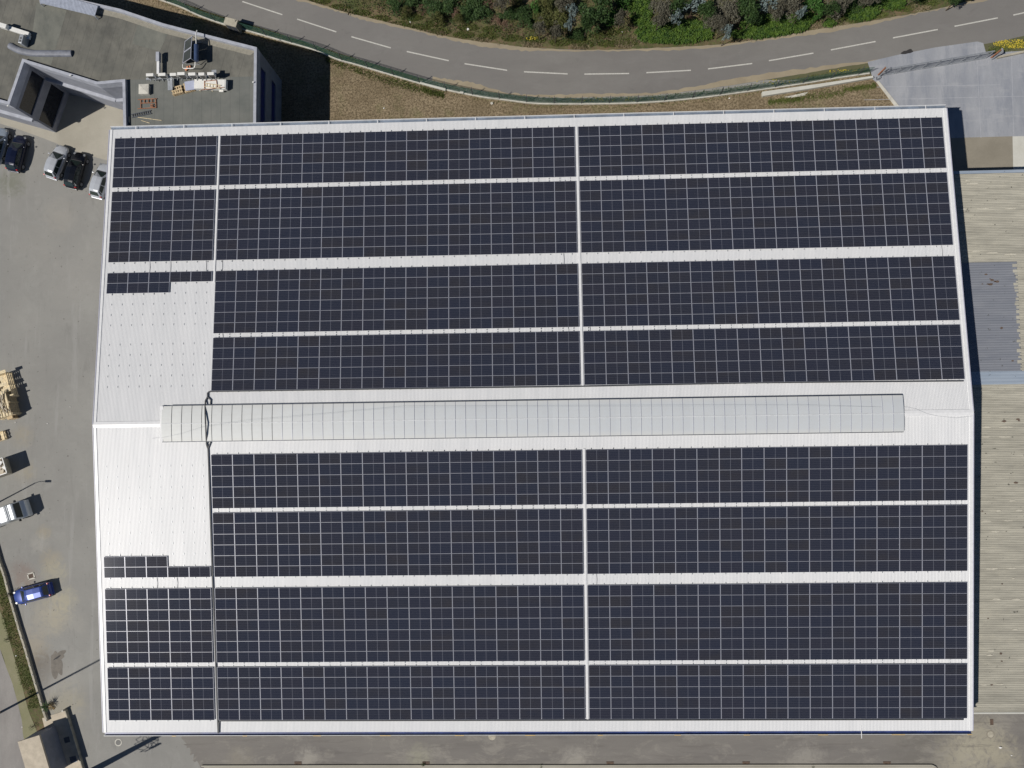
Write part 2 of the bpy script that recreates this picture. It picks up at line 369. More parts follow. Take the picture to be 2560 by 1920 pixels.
# ------------------------------------------------------------------ ground sheets
def sheet(name, pts, z, mt, label=None):
    b = MB(); b.face([(p[0], p[1], z) for p in pts]); o = b.build(name, mt); return tag(o, label, None, None, 'structure')
def px(lst): return [A2(*q) for q in lst]
b = MB(); b.face([(-900, -900, 0), (950, -900, 0), (950, 900, 0), (-900, 900, 0)]); tag(b.build('ground', M['ground']), kind='structure')
def jit(lst, a, n=6, seed=1):                    # subdivide a polyline and make it ragged
    rr = random.Random(seed); out = []
    for i in range(len(lst) - 1):
        for k in range(n):
            f = k / n; out.append((lst[i][0] + (lst[i + 1][0] - lst[i][0]) * f + rr.uniform(-a, a), lst[i][1] + (lst[i + 1][1] - lst[i][1]) * f + rr.uniform(-a, a)))
    return out + [lst[-1]]
def smooth(lst, n=4):                            # catmull-rom through the points
    out = []
    for i in range(len(lst) - 1):
        p0 = lst[max(i - 1, 0)]; p1 = lst[i]; p2 = lst[i + 1]; p3 = lst[min(i + 2, len(lst) - 1)]
        for k in range(n):
            t = k / n
            out.append(tuple(.5 * (2 * p1[j] + (p2[j] - p0[j]) * t + (2 * p0[j] - 5 * p1[j] + 4 * p2[j] - p3[j]) * t * t + (3 * p1[j] - p0[j] - 3 * p2[j] + p3[j]) * t ** 3) for j in (0, 1)))
    return out + [lst[-1]]
sheet('yard', px([(-500, 200), (2900, 200), (2900, 2150), (-500, 2150)]), .004, M['yard'])
sheet('service_lane', px([(482, 1700), (2800, 1700), (2800, 2100)]) + jit(px([(520, 2100), (508, 1925), (470, 1880), (455, 1830), (470, 1780)]), .35, 9, 4), .008, M['lane'])
fence_px = [(300, -45), (380, -8), (452, 18), (497, 39), (556, 60), (621, 78), (690, 98), (781, 124), (844, 149), (894, 163), (975, 187), (1050, 209), (1115, 225), (1203, 242.5), (1265, 250.6), (1333, 258.8), (1400, 260.5), (1480, 260.4), (1610, 257), (1740, 246), (1903, 224.6), (2017, 208), (2082, 197), (2172, 184)]
fence_w = smooth(px(fence_px), 4)
sheet('dry_field', fence_w + px([(2196, 205), (2242, 268), (2242, 420), (420, 420), (420, 100), (200, 40), (200, -60)]), .012, M['field'])
n_edge = smooth(px([(560, -60), (660, -34), (766, 0), (860, 30), (894, 38), (1021, 69), (1122, 93), (1236, 109), (1333, 120), (1496, 125), (1643, 120), (1805, 111), (1919, 94), (2033, 75), (2200, 49), (2325, 26), (2431, 2), (2600, -38), (2800, -85)]), 4)
s_edge = smooth(px([(200, -95), (380, -24), (470, 12), (560, 42), (640, 65), (720, 91), (800, 118), (880, 143), (960, 168), (1040, 192), (1120, 212), (1200, 227), (1280, 238), (1380, 244), (1480, 243), (1643, 237), (1805, 217), (1968, 191), (2163, 158), (2463, 110), (2640, 70), (2850, 15)]), 4)
sheet('road', s_edge + n_edge[::-1], .016, M['road'])
sheet('bank', n_edge + px([(3000, -500), (300, -500)]), .009, M['bank'])
def offset(line, d):
    out = []
    for i, p in enumerate(line):
        a = line[max(i - 1, 0)]; c = line[min(i + 1, len(line) - 1)]; dx, dy = c[0] - a[0], c[1] - a[1]; L = math.hypot(dx, dy) or 1
        out.append((p[0] - dy / L * d, p[1] + dx / L * d))
    return out
rr = random.Random(3)
def dust(name, line, wid, sgn, z):
    L = jit(line, .06, 3, 5); out = []
    for i, p in enumerate(L):
        a = L[max(i - 1, 0)]; c = L[min(i + 1, len(L) - 1)]; dx, dy = c[0] - a[0], c[1] - a[1]; q = math.hypot(dx, dy) or 1
        wv = wid * (0.55 + .45 * math.sin(i * .13) * math.sin(i * .041 + 1)) + rr.uniform(-.08, .1)
        out.append((p[0] - dy / q * wv * sgn, p[1] + dx / q * wv * sgn))
    b = MB(); b.strip(L, out, .0185); return tag(b.build(name, M['dust']), kind='structure')
dust('road_shoulder', n_edge, .55, -1, .020)
dust('road_shoulder', s_edge[38:76], .75, 1, .020)
# centre line dashes
dash = [((606, 4), (706, 37)), ((743, 48), (841, 80)), ((878.6, 92), (977, 120)), ((1017, 129), (1122, 152)), ((1161.5, 159.5), (1268, 176)), ((1310, 179.7), (1419, 185)), ((1461, 185.5), (1572.8, 184)),
        ((1616, 182), (1727, 176)), ((1769.7, 172.5), (1880.4, 159)), ((1922, 152), (2033.4, 133)), ((2077, 125), (2188.7, 104)), ((2232, 95), (2344, 74)), ((2386, 66), (2494, 45)), ((2533, 38), (2640, 14)), ((470, -42), (570, -8))]
b = MB()
for a, c in dash:
    a = Vector(A2(*a)); c = Vector(A2(*c)); d = (c - a).normalized(); n = Vector((-d.y, d.x)) * .07; b.face([(*(a - n), .026), (*(c - n), .026), (*(c + n), .026), (*(a + n), .026)])
tag(b.build('road_markings', M['paint']), kind='structure')
# office forecourt, driveway and odd slabs
sheet('forecourt_slab', px([(-150, 240), (420, 240), (420, 470), (282, 405), (212, 386), (112, 347), (40, 321), (0, 309), (-150, 262)]), .010, M['tan'])
sheet('driveway', px([(2168.6, 155), (2245.5, 137), (2339, 118.5), (2443, 104), (2458, 108), (2465, 133), (2560, 127), (2900, 60), (2900, 338), (2527, 341), (2414, 344), (2200, 352), (2238, 268), (2215, 235), (2190, 205), (2182, 199), (2176, 178)]), .0225, M['drive'])
sheet('brown_slab', px([(2300, 343), (2531, 341), (2533, 470), (2300, 470)]), .015, M['brownc'])
sheet('white_slab', px([(2531, 338), (2800, 336), (2800, 470), (2534, 470)]), .017, M['whitec'])
b = MB(); dr = [((2160, 250), (2760, 236)), ((2440, 110), (2452, 345)), ((2190, 218), (2500, 212)), ((2528, 128), (2534, 340))]
for a, c in dr:
    a = Vector(A2(*a)); c = Vector(A2(*c)); d = (c - a).normalized(); n = Vector((-d.y, d.x)) * .022; b.face([(*(a - n), .0265), (*(c - n), .0265), (*(c + n), .0265), (*(a + n), .0265)])
tag(b.build('slab_joints', simple('joint_sealant', srgb(162, 164, 169), .9)), kind='structure')
# kerb along the lane at the bottom
kl = px([(505, 1914), (900, 1913), (1400, 1913), (1900, 1912), (2328, 1912), (2338, 1917), (2352, 1960)])
b = MB()
for i in range(len(kl) - 1): b.bar((*kl[i], .05), (*kl[i + 1], .05), .16, .24)
tag(b.build('kerb', M['tan']), kind='structure')
sheet('pavement', px([(510, 1918), (2334, 1916), (2352, 2100), (515, 2100)]), .014, M['tan'])
# west side: path, grass strip and road
PR = px([(-120, 1220), (-40, 1430), (0, 1526), (11, 1552), (29, 1618), (51, 1695), (72, 1776), (92, 1826), (120, 1910), (160, 2080)])
PL = px([(-170, 1260), (-70, 1490), (0, 1621), (16, 1668), (31, 1707), (44, 1755), (55, 1801), (61, 1850), (90, 1930), (120, 2080)])
W_px = [(-150, 1010), (-60, 1230), (-12, 1350), (3.6, 1405), (16, 1439), (27, 1483), (39, 1524), (52, 1569.5), (67, 1616.5), (84, 1676), (98, 1723), (112, 1770), (122, 1800)]
WL = px(W_px)
sheet('grass_strip', WL + px([(150, 1900), (160, 2080)]) + PL[::-1] + px([(-400, 1000)]), .013, M['bank'])
b = MB(); b.strip(smooth(PR, 5), smooth(PL, 5), .03); tag(b.build('path', M['moss']), kind='structure')
sheet('west_road', PL + px([(-400, 2300), (-500, 1200)]), .022, M['wroad'])
# puddle with a wet margin
def blob(u, v, ru, rv, rot, seed, n=40, rough=.35):
    r = random.Random(seed); ph = [r.uniform(0, 6.28) for _ in range(5)]; cx, cy = A2(u, v); out = []
    for i in range(n):
        t = 2 * math.pi * i / n; k = 1 + rough * sum(math.sin((j + 2) * t + ph[j]) / (j + 2) for j in range(5))
        x, y = ru * k * math.cos(t), rv * k * math.sin(t); out.append((cx + x * math.cos(rot) - y * math.sin(rot), cy + x * math.sin(rot) + y * math.cos(rot)))
    return out
sheet('wet_asphalt', blob(141, 1662, 1.5, .62, R_(-75), 5, rough=.35), .014, M['wet'])
sheet('wet_asphalt', blob(148, 1641, .85, .42, R_(30), 15, rough=.35), .0145, M['wet'])
sheet('puddle', blob(143, 1644, .42, .10, R_(32), 8, rough=.3), .0205, M['water'])
# drains, covers and painted outlines
def cover(name, u, v, r, label, mt, ring=None):
    x, y = A2(u, v); b = MB(); e = empty(name, (x, y, 0)); tag(e, label, 'manhole cover')
    b.tube([(0, 0, 0), (0, 0, .03)], r, 24); b.build('lid', mt, e)
    c = MB(); n = 24
    for i in range(n):
        a0, a1 = 2 * math.pi * i / n, 2 * math.pi * (i + 1) / n
        c.face([(r * math.cos(a0), r * math.sin(a0), .027), (r * 1.35 * math.cos(a0), r * 1.35 * math.sin(a0), .022), (r * 1.35 * math.cos(a1), r * 1.35 * math.sin(a1), .022), (r * math.cos(a1), r * math.sin(a1), .027)])
    c.build('rim', ring or mt, e); return e
cover('manhole_cover', 296, 1856, .30, 'round manhole cover with a pale ring near the warehouse south west corner', M['grille'], M['palecon'])
cover('manhole_cover', 1230, 1841, .30, 'round dusty manhole cover on the lane below the middle of the warehouse', M['concrete'])
cover('manhole_cover', 2476, 1836, .32, 'round manhole cover in tan dirt beside the warehouse south east corner', M['concrete'], M['brownc'])
def grate(u, v, lx, ly, rz, label, frame=None, name='drain_grate'):
    x, y = A2(u, v); e = empty(name, (x, y, 0), rz); tag(e, label, 'drain')
    b = MB(); FW = .12 if frame else .05
    for sx, sy, a, c in ((0, 1, lx + FW, FW), (0, -1, lx + FW, FW), (1, 0, FW, ly), (-1, 0, FW, ly)): b.box((sx * lx / 2, sy * ly / 2, .02), (a, c, .045))
    b.build('frame', frame or M['grate'], e); e.children[0].scale = (1.12, 1.12, 1) if frame else (1, 1, 1)
    b = MB(); n = max(4, int(lx / .09)); b.box((0, 0, .012), (lx - .05, ly - .05, .012))
    for i in range(n): b.box((-lx / 2 + lx * (i + .5) / n, 0, .026), (.04, ly - .06, .02))
    b.build('bars', M['grate'], e); return e
for i, (u, lab) in enumerate(((745, 'brown drain grate by the kerb inside a heart shaped stain'), (1065, 'brown drain grate by the kerb with a weed just left of it'), (1525, 'brown drain grate by the kerb below the central roof walkway'),
                             (1865, 'brown drain grate by the kerb, second from the right'), (2217, 'brown drain grate by the kerb, nearest the lower right corner'))):
    tag(grate(u, 1907.5, .72, .30, 0, lab), group='drain grates along the kerb')
grate(2479, 1805, .28, .55, 0, 'small rusty drain grate in dirt below the grey corrugated roof')
e = grate(78, 1440, .62, .55, R_(15), 'square drain cover with a pale painted border near the blue car', frame=M['palecon'])
# ------------------------------------------------------------------ warehouse
X0, X1 = -11.57, 72.81; TN, TSo = 30.28, 30.47
wh = empty('warehouse', (X0, 0, 0)); wh_off = Vector((-X0, 0, 0))
tag(wh, 'large warehouse with a white ribbed gable roof carrying solar panels', 'warehouse')
def wpart(b, name, mt, uv=False, parent=wh, **k):
    b.v = [tuple(Vector(q) + wh_off) for q in b.v]; return b.build(name, mt, parent, uv, **k)
YN, YS = TN * CS, -TSo * CS; ZE = SHIFT - TN * SS
pitch = .1333; nr = int((X1 - X0 - .3) / pitch)
for sgn, T in ((1, TN), (-1, TSo)):
    b = MB(); xs = []
    for i in range(nr):
        x = X0 + .15 + i * pitch; xs += [(x, 0), (x + pitch * .50, 0), (x + pitch * .62, .011), (x + pitch * .88, .011)]
    xs.append((X0 + .15 + nr * pitch, 0))
    ts = [0, T]
    for x, h in xs:
        for tt in ts: b.v.append(tuple(RT(x, sgn * tt, h)))
    for i in range(len(xs) - 1):
        f = (2 * i, 2 * i + 1, 2 * i + 3, 2 * i + 2); b.f.append(f[::-1] if sgn > 0 else f); b.m.append(0); b.uv.append([(0, 0)] * 4)
    # underside
    b.face([RT(X0 + .02, 0, -.08), RT(X1 - .02, 0, -.08), RT(X1 - .02, sgn * T, -.08), RT(X0 + .02, sgn * T, -.08)])
    wpart(b, 'roof', M['roof'])
b = MB()
for x0_, x1_ in ((X0 - .06, -4.45 - .35), (68.35 - 1.9, X1 + .06)):
    pass
# ridge cap left and right of the skylight
SKX0, SKX1 = roofpt(404, 1059, .2).x, roofpt(2259, 1033, .2).x
for a, c in ((X0 - .05, SKX0 - .1), (SKX1 + .1, X1 + .05)):
    b = MB()
    for sgn in (1, -1): b.face([RT(a, 0, .07), RT(c, 0, .07), RT(c, sgn * .28, .055), RT(a, sgn * .28, .055)]); b.face([RT(a, sgn * .28, .055), RT(c, sgn * .28, .055), RT(c, sgn * .29, .0), RT(a, sgn * .29, .0)])
    wpart(b, 'ridge_cap', M['whitetrim'])
# verge trims along the gables
for xe, s in ((X0, -1), (X1, 1)):
    for sgn, T in ((1, TN), (-1, TSo)):
        b = MB(); a0, a1 = RT(xe, sgn * .02, .05), RT(xe, sgn * T, .05)
        i0, i1 = RT(xe - s * .28, sgn * .02, .05), RT(xe - s * .28, sgn * T, .05)
        o0, o1 = a0 + Vector((s * .02, 0, -.5)), a1 + Vector((s * .02, 0, -.5))
        b.face([a0, a1, i1, i0]); b.face([i0, i1, i1 - Vector((0, 0, .06)), i0 - Vector((0, 0, .06))]); wpart(b, 'verge_trim', M['whitetrim'])
        b = MB(); b.face([a0 + Vector((0, 0, .002)), a1 + Vector((0, 0, .002)), o1, o0]); b.box(((a0 + a1) / 2 + Vector((s * .04, 0, -.0))), (.07, abs(a1.y - a0.y), .06), tilt=Matrix.Rotation(-sgn * SL, 3, 'X'))
        wpart(b, 'verge_edge', M['lilactrim'])
# gutters
for sgn, y, mi in ((1, YN, 'gutter'), (-1, YS, 'gutterS')):
    z = SHIFT - abs(y) / CS * SS; wd = .30
    b = MB(); b.box(((X0 + X1) / 2, y + sgn * wd / 2, z - .16), (X1 - X0 - .04, wd, .012)); b.box(((X0 + X1) / 2, y - sgn * .01, z - .09), (X1 - X0 - .04, .012, .14)); wpart(b, 'gutter', M[mi])
    b = MB(); b.box(((X0 + X1) / 2, y + sgn * (wd + .02), z - .07), (X1 - X0 - .04, .045, .2)); wpart(b, 'gutter_lip', M['whitetrim'] if sgn > 0 else M['lip'])
    if sgn > 0:
        for k in range(17):
            b = MB(); b.box((X0 + 2.7 + k * 4.98, y + wd / 2, z + .03), (.07, wd + .06, .015)); wpart(b, 'gutter_strap', M['whitetrim'])
    else:
        for u0, u1 in ((607, 618), (783, 803), (950, 977), (1137, 1160), (1313, 1338), (1494, 1507), (1686, 1702), (1859, 1875), (2045, 2070), (2229, 2262), (2418, 2430), (430, 440)):
            p0, p1 = at(u0, 1834, z), at(u1, 1834, z); b = MB(); b.box(((p0.x + p1.x) / 2, y + sgn * (wd + .05), z + .01), (p1.x - p0.x, .055, .07)); wpart(b, 'gutter_bracket', M['yellow'])
        b = MB(); p = at(2153, 1828, z); b.box((p.x, y - .1, z + .04), (.06, 1.2, .02)); wpart(b, 'gutter_strap', M['whitetrim'])
# walls
zw = SHIFT - 30.0 * SS - .25
b = MB()
yw0, yw1, xw0, xw1 = -29.95, 29.85, X0 + .35, X1 - .35
rz_ = SHIFT - .2
b.face([(xw0, yw0, 0), (xw1, yw0, 0), (xw1, yw0, zw), (xw0, yw0, zw)]); b.face([(xw1, yw1, 0), (xw0, yw1, 0), (xw0, yw1, zw), (xw1, yw1, zw)])
for xx in (xw0, xw1): b.face([(xx, yw0, 0), (xx, yw1, 0), (xx, yw1, zw), (xx, 0, rz_), (xx, yw0, zw)])
wpart(b, 'wall', M['wallsheet'])
for i in range(5):
    b = MB(); b.box((4 + i * 15, yw0 - .03, 2.2), (4.2, .08, 4.4)); wpart(b, 'door', M['door'])
for i in range(3):
    b = MB(); b.box((xw0 - .03, -18 + i * 16, 2.2), (.08, 4.2, 4.4)); wpart(b, 'door', M['door'])
# smooth white cap flashings between panel blocks
def flash(xc, wd, t0, t1):
    b = MB(); s = 1 if t0 > 0 else -1
    b.hexa([RT(xc - wd / 2, t0, .01), RT(xc + wd / 2, t0, .01), RT(xc + wd / 2, t1, .01), RT(xc - wd / 2, t1, .01), RT(xc - wd / 2, t0, .075), RT(xc + wd / 2, t0, .075), RT(xc + wd / 2, t1, .075), RT(xc - wd / 2, t1, .075)])
    wpart(b, 'flashing', M['whitetrim'])
XL, XM, XR = -10.9304, 0.0, 36.32208; PX, QY = 2.115, 1.05268
GAPM = (XM + 17 * PX + XR) / 2
flash(GAPM, .20, .0 + 3.1, -24.0 - 0) if False else None
flash(GAPM + .02, .2, 29.3, 2.95); flash(GAPM + .02, .2, -2.95, -29.25); flash(-.14, .13, 29.3, 14.0)
# skylight: long barrel of translucent sheets along the ridge
sk = MB(); bars = []
SW, nseg = 1.72, 10
def skp(x, i, off=0.0):
    a = -1 + 2 * i / nseg; y = a * SW; return Vector((x, y, SHIFT + .14 + .12 * (1 - a * a) + off * (1 - .3 * a * a)))
nb = 72; step = (SKX1 - SKX0) / nb
for i in range(nseg):
    sk.face([skp(SKX0, i), skp(SKX1, i), skp(SKX1, i + 1), skp(SKX0, i + 1)])
for xx in (SKX0, SKX1): sk.face([skp(xx, i) for i in range(nseg + 1)] + [Vector((xx, SW, SHIFT - .3)), Vector((xx, -SW, SHIFT - .3))])
wpart(sk, 'skylight', M['poly'])
skl = wh.children[-1] if False else [o for o in wh.children if o.name.startswith('skylight')][0]
barm = MB()
for i in range(nseg):
    for q in ((.03,),):
        barm.hexa([skp(-.02, i) , skp(.02, i), skp(.02, i + 1), skp(-.02, i + 1), skp(-.02, i, .03), skp(.02, i, .03), skp(.02, i + 1, .03), skp(-.02, i + 1, .03)])
mw = barm.mesh('glazing_bar', M['alu']); md = barm.mesh('glazing_bar_dark', simple('grey_bar', (.20, .20, .20), .6))
for k in range(1, nb):
    mesh_obj('glazing_bar', md if k < 12 else mw, skl, (SKX0 + k * step - X0, 0, 0))
b = MB()
for s in (1, -1): b.bar((SKX0 + (.8 if s > 0 else 0), s * (SW + .04), SHIFT - .03), (SKX1, s * (SW + .04), SHIFT - .03), .07, .20)
wpart(b, 'skylight_kerb', M['dsteel']); b = MB()
b.face([skp(SKX0 - .01, i, .02) for i in (0,)] + [Vector((SKX0 - .25, -SW, SHIFT + .0)), Vector((SKX0 - .25, SW, SHIFT + .0)), skp(SKX0 - .01, nseg, .02)])
b.bar((SKX0 - .02, -SW, SHIFT + .12), (SKX0 - .02, SW, SHIFT + .12), .30, .12); wpart(b, 'skylight_kerb', M['whitetrim'])
b = MB(); b.bar((SKX0, 0, SHIFT + .275), (SKX1, 0, SHIFT + .275), .05, .03); wpart(b, 'skylight_ridge_bar', simple('pale_bar', (.62, .63, .64), .5))
# ------------------------------------------------------------------ solar panels
ROWS = dict(N1=(29.27501, 5), N2=(23.59462, 7), N3=(15.13292, 6), N4=(8.39874, 5), S1=(-3.06406, 5), S2=(-8.74166, 6), S3=(-16.13989, 7), S4=(-23.95295, 5))
def panel_meshes():
    g = MB(); g.face([(0, 0, 0), (PW, 0, 0), (PW, PH, 0), (0, PH, 0)], 0, [(0, 0), (PW, 0), (PW, PH), (0, PH)])
    f = MB(); e = .024; e2 = .013
    for q in ((0, 0, PW, e2), (0, PH - e2, PW, PH), (0, e2, e, PH - e2), (PW - e, e2, PW, PH - e2)):
        f.hexa([(q[0], q[1], -.034), (q[2], q[1], -.034), (q[2], q[3], -.034), (q[0], q[3], -.034), (q[0], q[1], .004), (q[2], q[1], .004), (q[2], q[3], .004), (q[0], q[3], .004)])
    return g, f
gM, fM = panel_meshes(); 
def settint(me, vals):
    a = me.attributes.new('tint', 'FLOAT', 'FACE'); a.data.foreach_set('value', vals)
gmeshes = []
for k in range(10):
    gm_ = gM.mesh('solar_module', M['cells'], True); settint(gm_, [(k + .5) / 10]); gmeshes.append(gm_)
prn = random.Random(77); fmesh = fM.mesh('frame', M['alu'])
BX = dict(L=(XL, 5), M=(XM, 17), R=(XR, 17))
plist = []                                       # (x, t of lower-left corner, band, block, row counted from the ridge, col)
for bn, (t0, nrow) in ROWS.items():
    for blk, (bx, nc) in BX.items():
        for r in range(nrow):                    # r counted downwards in the picture (north to south)
            for cidx in range(nc):
                if blk == 'L':
                    if bn == 'N3' and not (r == 0 or (r == 1 and cidx < 3)): continue
                    if bn in ('N4', 'S1'): continue
                    if bn == 'S2' and not (r == 5 or (r == 4 and cidx < 3)): continue
                t = t0 - (r + 1) * QY + .02 if t0 > 0 else t0 - (r + 1) * QY + .02
                plist.append((bx + cidx * PX, t, bn, blk, r, cidx))
Mn = Matrix.Rotation(-SL, 4, 'X'); Msn = Matrix.Rotation(SL, 4, 'X')
def pmat(x, t):
    if t > 0: return Matrix.Translation(RT(x, t, .13)) @ Mn
    return Matrix.Translation(RT(x, t, .13)) @ Msn
axis = RM @ Vector((0, 0, -1))
def area(q):
    c = pmat(q[0], q[1]) @ Vector((PW / 2, PH / 2, 0)); n = (pmat(q[0], q[1]).to_3x3() @ Vector((0, 0, 1)))
    d = CAM - c; dep = -(d.dot(axis)); return abs(n.dot(d)) / dep ** 3
order = sorted(plist, key=lambda q: -area(q)); near = order[:300]; rest = order[300:]
ORD = lambda n: str(n) + ('th' if 10 <= n % 100 <= 20 else {1: 'st', 2: 'nd', 3: 'rd'}.get(n % 10, 'th'))
cumN = dict(N4=0, N3=5, N2=11, N1=18); cumS = dict(S1=0, S2=5, S3=11, S4=18)
for (x, t, bn, blk, r, ci) in near:
    nrow = ROWS[bn][1]
    if bn[0] == 'N': k = cumN[bn] + (nrow - r); side = 'above'
    else: k = cumS[bn] + r + 1; side = 'below'
    if blk == 'M': colw = '%s column left of the white central walkway' % ORD(17 - ci)
    elif blk == 'R': colw = '%s column right of the white central walkway' % ORD(ci + 1)
    else: colw = '%s column from the roof left edge' % ORD(ci + 1)
    o = mesh_obj('solar_module', gmeshes[prn.randrange(10)]); o.matrix_world = pmat(x, t)
    tag(o, 'dark solar panel, %s row %s the skylight, %s' % (ORD(k), side, colw), 'solar panel', 'solar panels on the warehouse roof')
    f = mesh_obj('frame', fmesh, o)
b = MB(); tints = []
for (x, t, bn, blk, r, ci) in rest:
    tv_ = prn.random(); tints += [tv_] * 25
    Mx = pmat(x, t)
    for src, mi in ((gM, 0), (fM, 1)):
        o_ = len(b.v); b.v += [tuple(Mx @ Vector(v)) for v in src.v]
        for f, uvq in zip(src.f, src.uv): b.f.append(tuple(i + o_ for i in f)); b.m.append(mi); b.uv.append(uvq)
so_ = b.build('solar_modules', [M['cells'], M['alu']], None, True); settint(so_.data, tints[:len(so_.data.polygons)])
tag(so_, 'remaining dark solar panels covering the outer rows of the white roof', 'solar panels', 'solar panels on the warehouse roof', 'stuff')
# mounting feet showing at the band edges and on the bare roof
feet = []
for bn, (t0, nrow) in ROWS.items():
    te = t0 - nrow * QY
    for blk, (bx, nc) in BX.items():
        for cidx in range(nc):
            for k in (.25, .75):
                x = bx + (cidx + k) * PX
                bare = blk == 'L' and bn in ('N4', 'S1')
                if bare: continue
                a, c = t0, te
                if blk == 'L' and bn == 'N3': c = t0 - (2 if cidx < 3 else 1) * QY
                if blk == 'L' and bn == 'S2': a = t0 - (4 if cidx < 3 else 5) * QY
                feet += [(x, a + .10, 1), (x, c - .08, 1)]
for t0, n in ((13.0, 4), (7.9, 5), (-4.1, 5), (-9.6, 4)):
    for i in range(n):
        for cidx in range(5):
            for k in (.25, .75):
                tt = t0 - i * QY - (0)
                if t0 == 13.0 and i == 0 and False: continue
                feet.append((XL + (cidx + k) * PX, tt, 0))
fb = MB(); fb.box((0, 0, .03), (.032, .12, .06)); fb.box((0, 0, .02), (.07, .035, .03)); fm = fb.mesh('mounting_foot', M['dsteel'])
fb2 = MB(); fb2.box((0, 0, .012), (.028, .17, .024)); fm2 = fb2.mesh('mounting_foot_small', simple('dull_clip', (.20, .21, .22), .6))
feet.sort(key=lambda q: (CAM - RT(q[0], q[1])).length)
b = MB()
for i, (x, t, big) in enumerate(feet):
    Mx = Matrix.Translation(RT(x, t, .018) + wh_off) @ (Mn if t > 0 else Msn)
    if i < 100:
        o = mesh_obj('mounting_foot', fm if big else fm2, wh); o.matrix_basis = Mx
    else:
        src = fb if big else fb2; o_ = len(b.v); b.v += [tuple(Mx @ Vector(v)) for v in src.v]; b.f += [tuple(j + o_ for j in f) for f in src.f]; b.m += [0] * len(src.f); b.uv += src.uv
tag(b.build('mounting_feet', M['steel'], wh), kind='stuff')
for x, ta, tb in ((XL + 9.9, 16.23, 14.98), (.45, 23.75, 23.44), (.6, 16.23, 14.98), (XL + 4.2, 16.23, 15.1), (XL + 6.3, 16.23, 15.1), (34.9, 23.75, 23.44), (34.9, 8.83, 8.25), (37.0, 23.75, 23.44), (37.0, 8.83, 8.25), (.9, 8.83, 8.25), (34.6, 16.23, 14.98), (71.2, 16.23, 14.98), (37.2, -15.05, -16.2), (35.2, -8.3, -8.8), (XL + 5.2, -15.05, -16.2), (XL + 7.2, -15.05, -16.2), (71.2, -8.3, -8.8)):
    b = MB(); b.tube([RT(x, ta, .05), RT(x + .05, (ta + tb) / 2, .03), RT(x, tb, .05)], .016, 5); wpart(b, 'roof_cable', M['dsteel'])
# ------------------------------------------------------------------ cable trays and the life line
def tray(name, pts, wd, ht, label, cat='cable tray', mt='tray', off=.10):
    b = MB(); q = [roofpt(u, v, (z if z is not None else off)) for (u, v, z) in [(p + (None,))[:3] for p in pts]]
    for i in range(len(q) - 1): b.bar(q[i], q[i + 1] + (q[i + 1] - q[i]).normalized() * wd * .3, wd, ht)
    return tag(b.build(name, M[mt]), label, cat)
tray('cable_tray', [(522, 979), (1000, 972), (1455, 966), (1900, 957), (2408, 952.5)], .10, .07, 'thin dark cable tray along the lowest north panel row above the skylight')
b = MB()
def addline(pts, wd, ht):
    q = [roofpt(*p) for p in pts]
    for i in range(len(q) - 1): b.bar(q[i], q[i + 1] + (q[i + 1] - q[i]).normalized() * wd * .3, wd, ht)
addline([(523, 979, .1), (519, 983, .1), (519, 992, .1), (513.5, 1002, .12), (513, 1012, .2), (513, 1035, .42), (514, 1060, .5), (515, 1085, .42), (516, 1100, .25), (516, 1110, .12), (520, 1122, .1)], .11, .09)
addline([(519, 992, .1), (527, 1000, .1), (526, 1012, .1)], .09, .08); addline([(526, 1100, .1), (526, 1107, .1), (520, 1122, .1)], .09, .08)
addline([(520, 1122, .1), (523, 1200, .1), (527, 1320, .1), (531, 1440, .1), (536, 1560, .1), (540, 1680, .1), (543.5, 1780, .1), (545.5, 1832, .1)], .115, .08)
tag(b.build('cable_tray', M['tray']), 'long dark cable tray bridging the skylight and running down to the south eave', 'cable tray')
tray('cable_tray', [(547, 1833), (547.5, 1806), (551, 1802), (900, 1801.5), (1461, 1800.5), (1900, 1799.5), (2408, 1798.5)], .10, .07, 'thin dark cable tray along the bottom panel row near the south eave')
b = MB(); b.tube([roofpt(u, v, z) for u, v, z in ((380, 1096, .05), (405, 1094, .3), (450, 1085, .5), (500, 1069, .6), (600, 1054, .64), (760, 1040, .62), (1000, 1018, .6), (1500, 1016, .6), (2000, 1014, .6), (2262, 1018, .2), (2290, 1022, .06), (2320, 1035, .12), (2350, 1041, .07), (2390, 1045, .07), (2432, 1040, .1))], .006, 5)
tag(b.build('safety_line', M['steel']), 'thin grey life line lying along the skylight and over the right end of the ridge', 'cable')
# ------------------------------------------------------------------ neighbouring corrugated building (east)
nb_ = empty('corrugated_building', (73.2, 0, 0)); tag(nb_, 'long low building with weathered grey corrugated roof beside the warehouse', 'building')
off_ = Vector((-73.2, 0, 0)); ZR = 5.7
NX0, NX1 = 73.2, 108.0
ya, yb, yc, yd, ye = at(2470, 426.5, ZR).y, at(2480, 655, ZR).y, at(2500, 928, ZR).y, at(2500, 961, ZR).y, at(2500, 1781, ZR).y
def corr(y0, y1, x0, x1, name, mt, amp=.028, pit=.177, dz=0.0, slope=-.0):
    b = MB(); n = max(6, int(abs(y1 - y0) / pit * 6)); xs = [x0, x1]
    for i in range(n + 1):
        y = y0 + (y1 - y0) * i / n; z = ZR + dz + amp * math.cos(2 * math.pi * y / pit)
        for x in xs: b.v.append((x - 73.2, y, z + (x - x0) * slope))
    for i in range(n): b.f.append((2 * i, 2 * i + 2, 2 * i + 3, 2 * i + 1)); b.m.append(0); b.uv.append([(0, 0)] * 4)
    o = b.build(name, mt, nb_, smooth=True)
    return o
XB = at(2549, 800, ZR).x
corr(ya - .32, yb, NX0, NX1, 'roof', M['cement']); corr(yd, ye, NX0, NX1, 'roof', M['cement'])
corr(yc, yb, XB, NX1, 'roof', M['cement'])
r2 = random.Random(4)
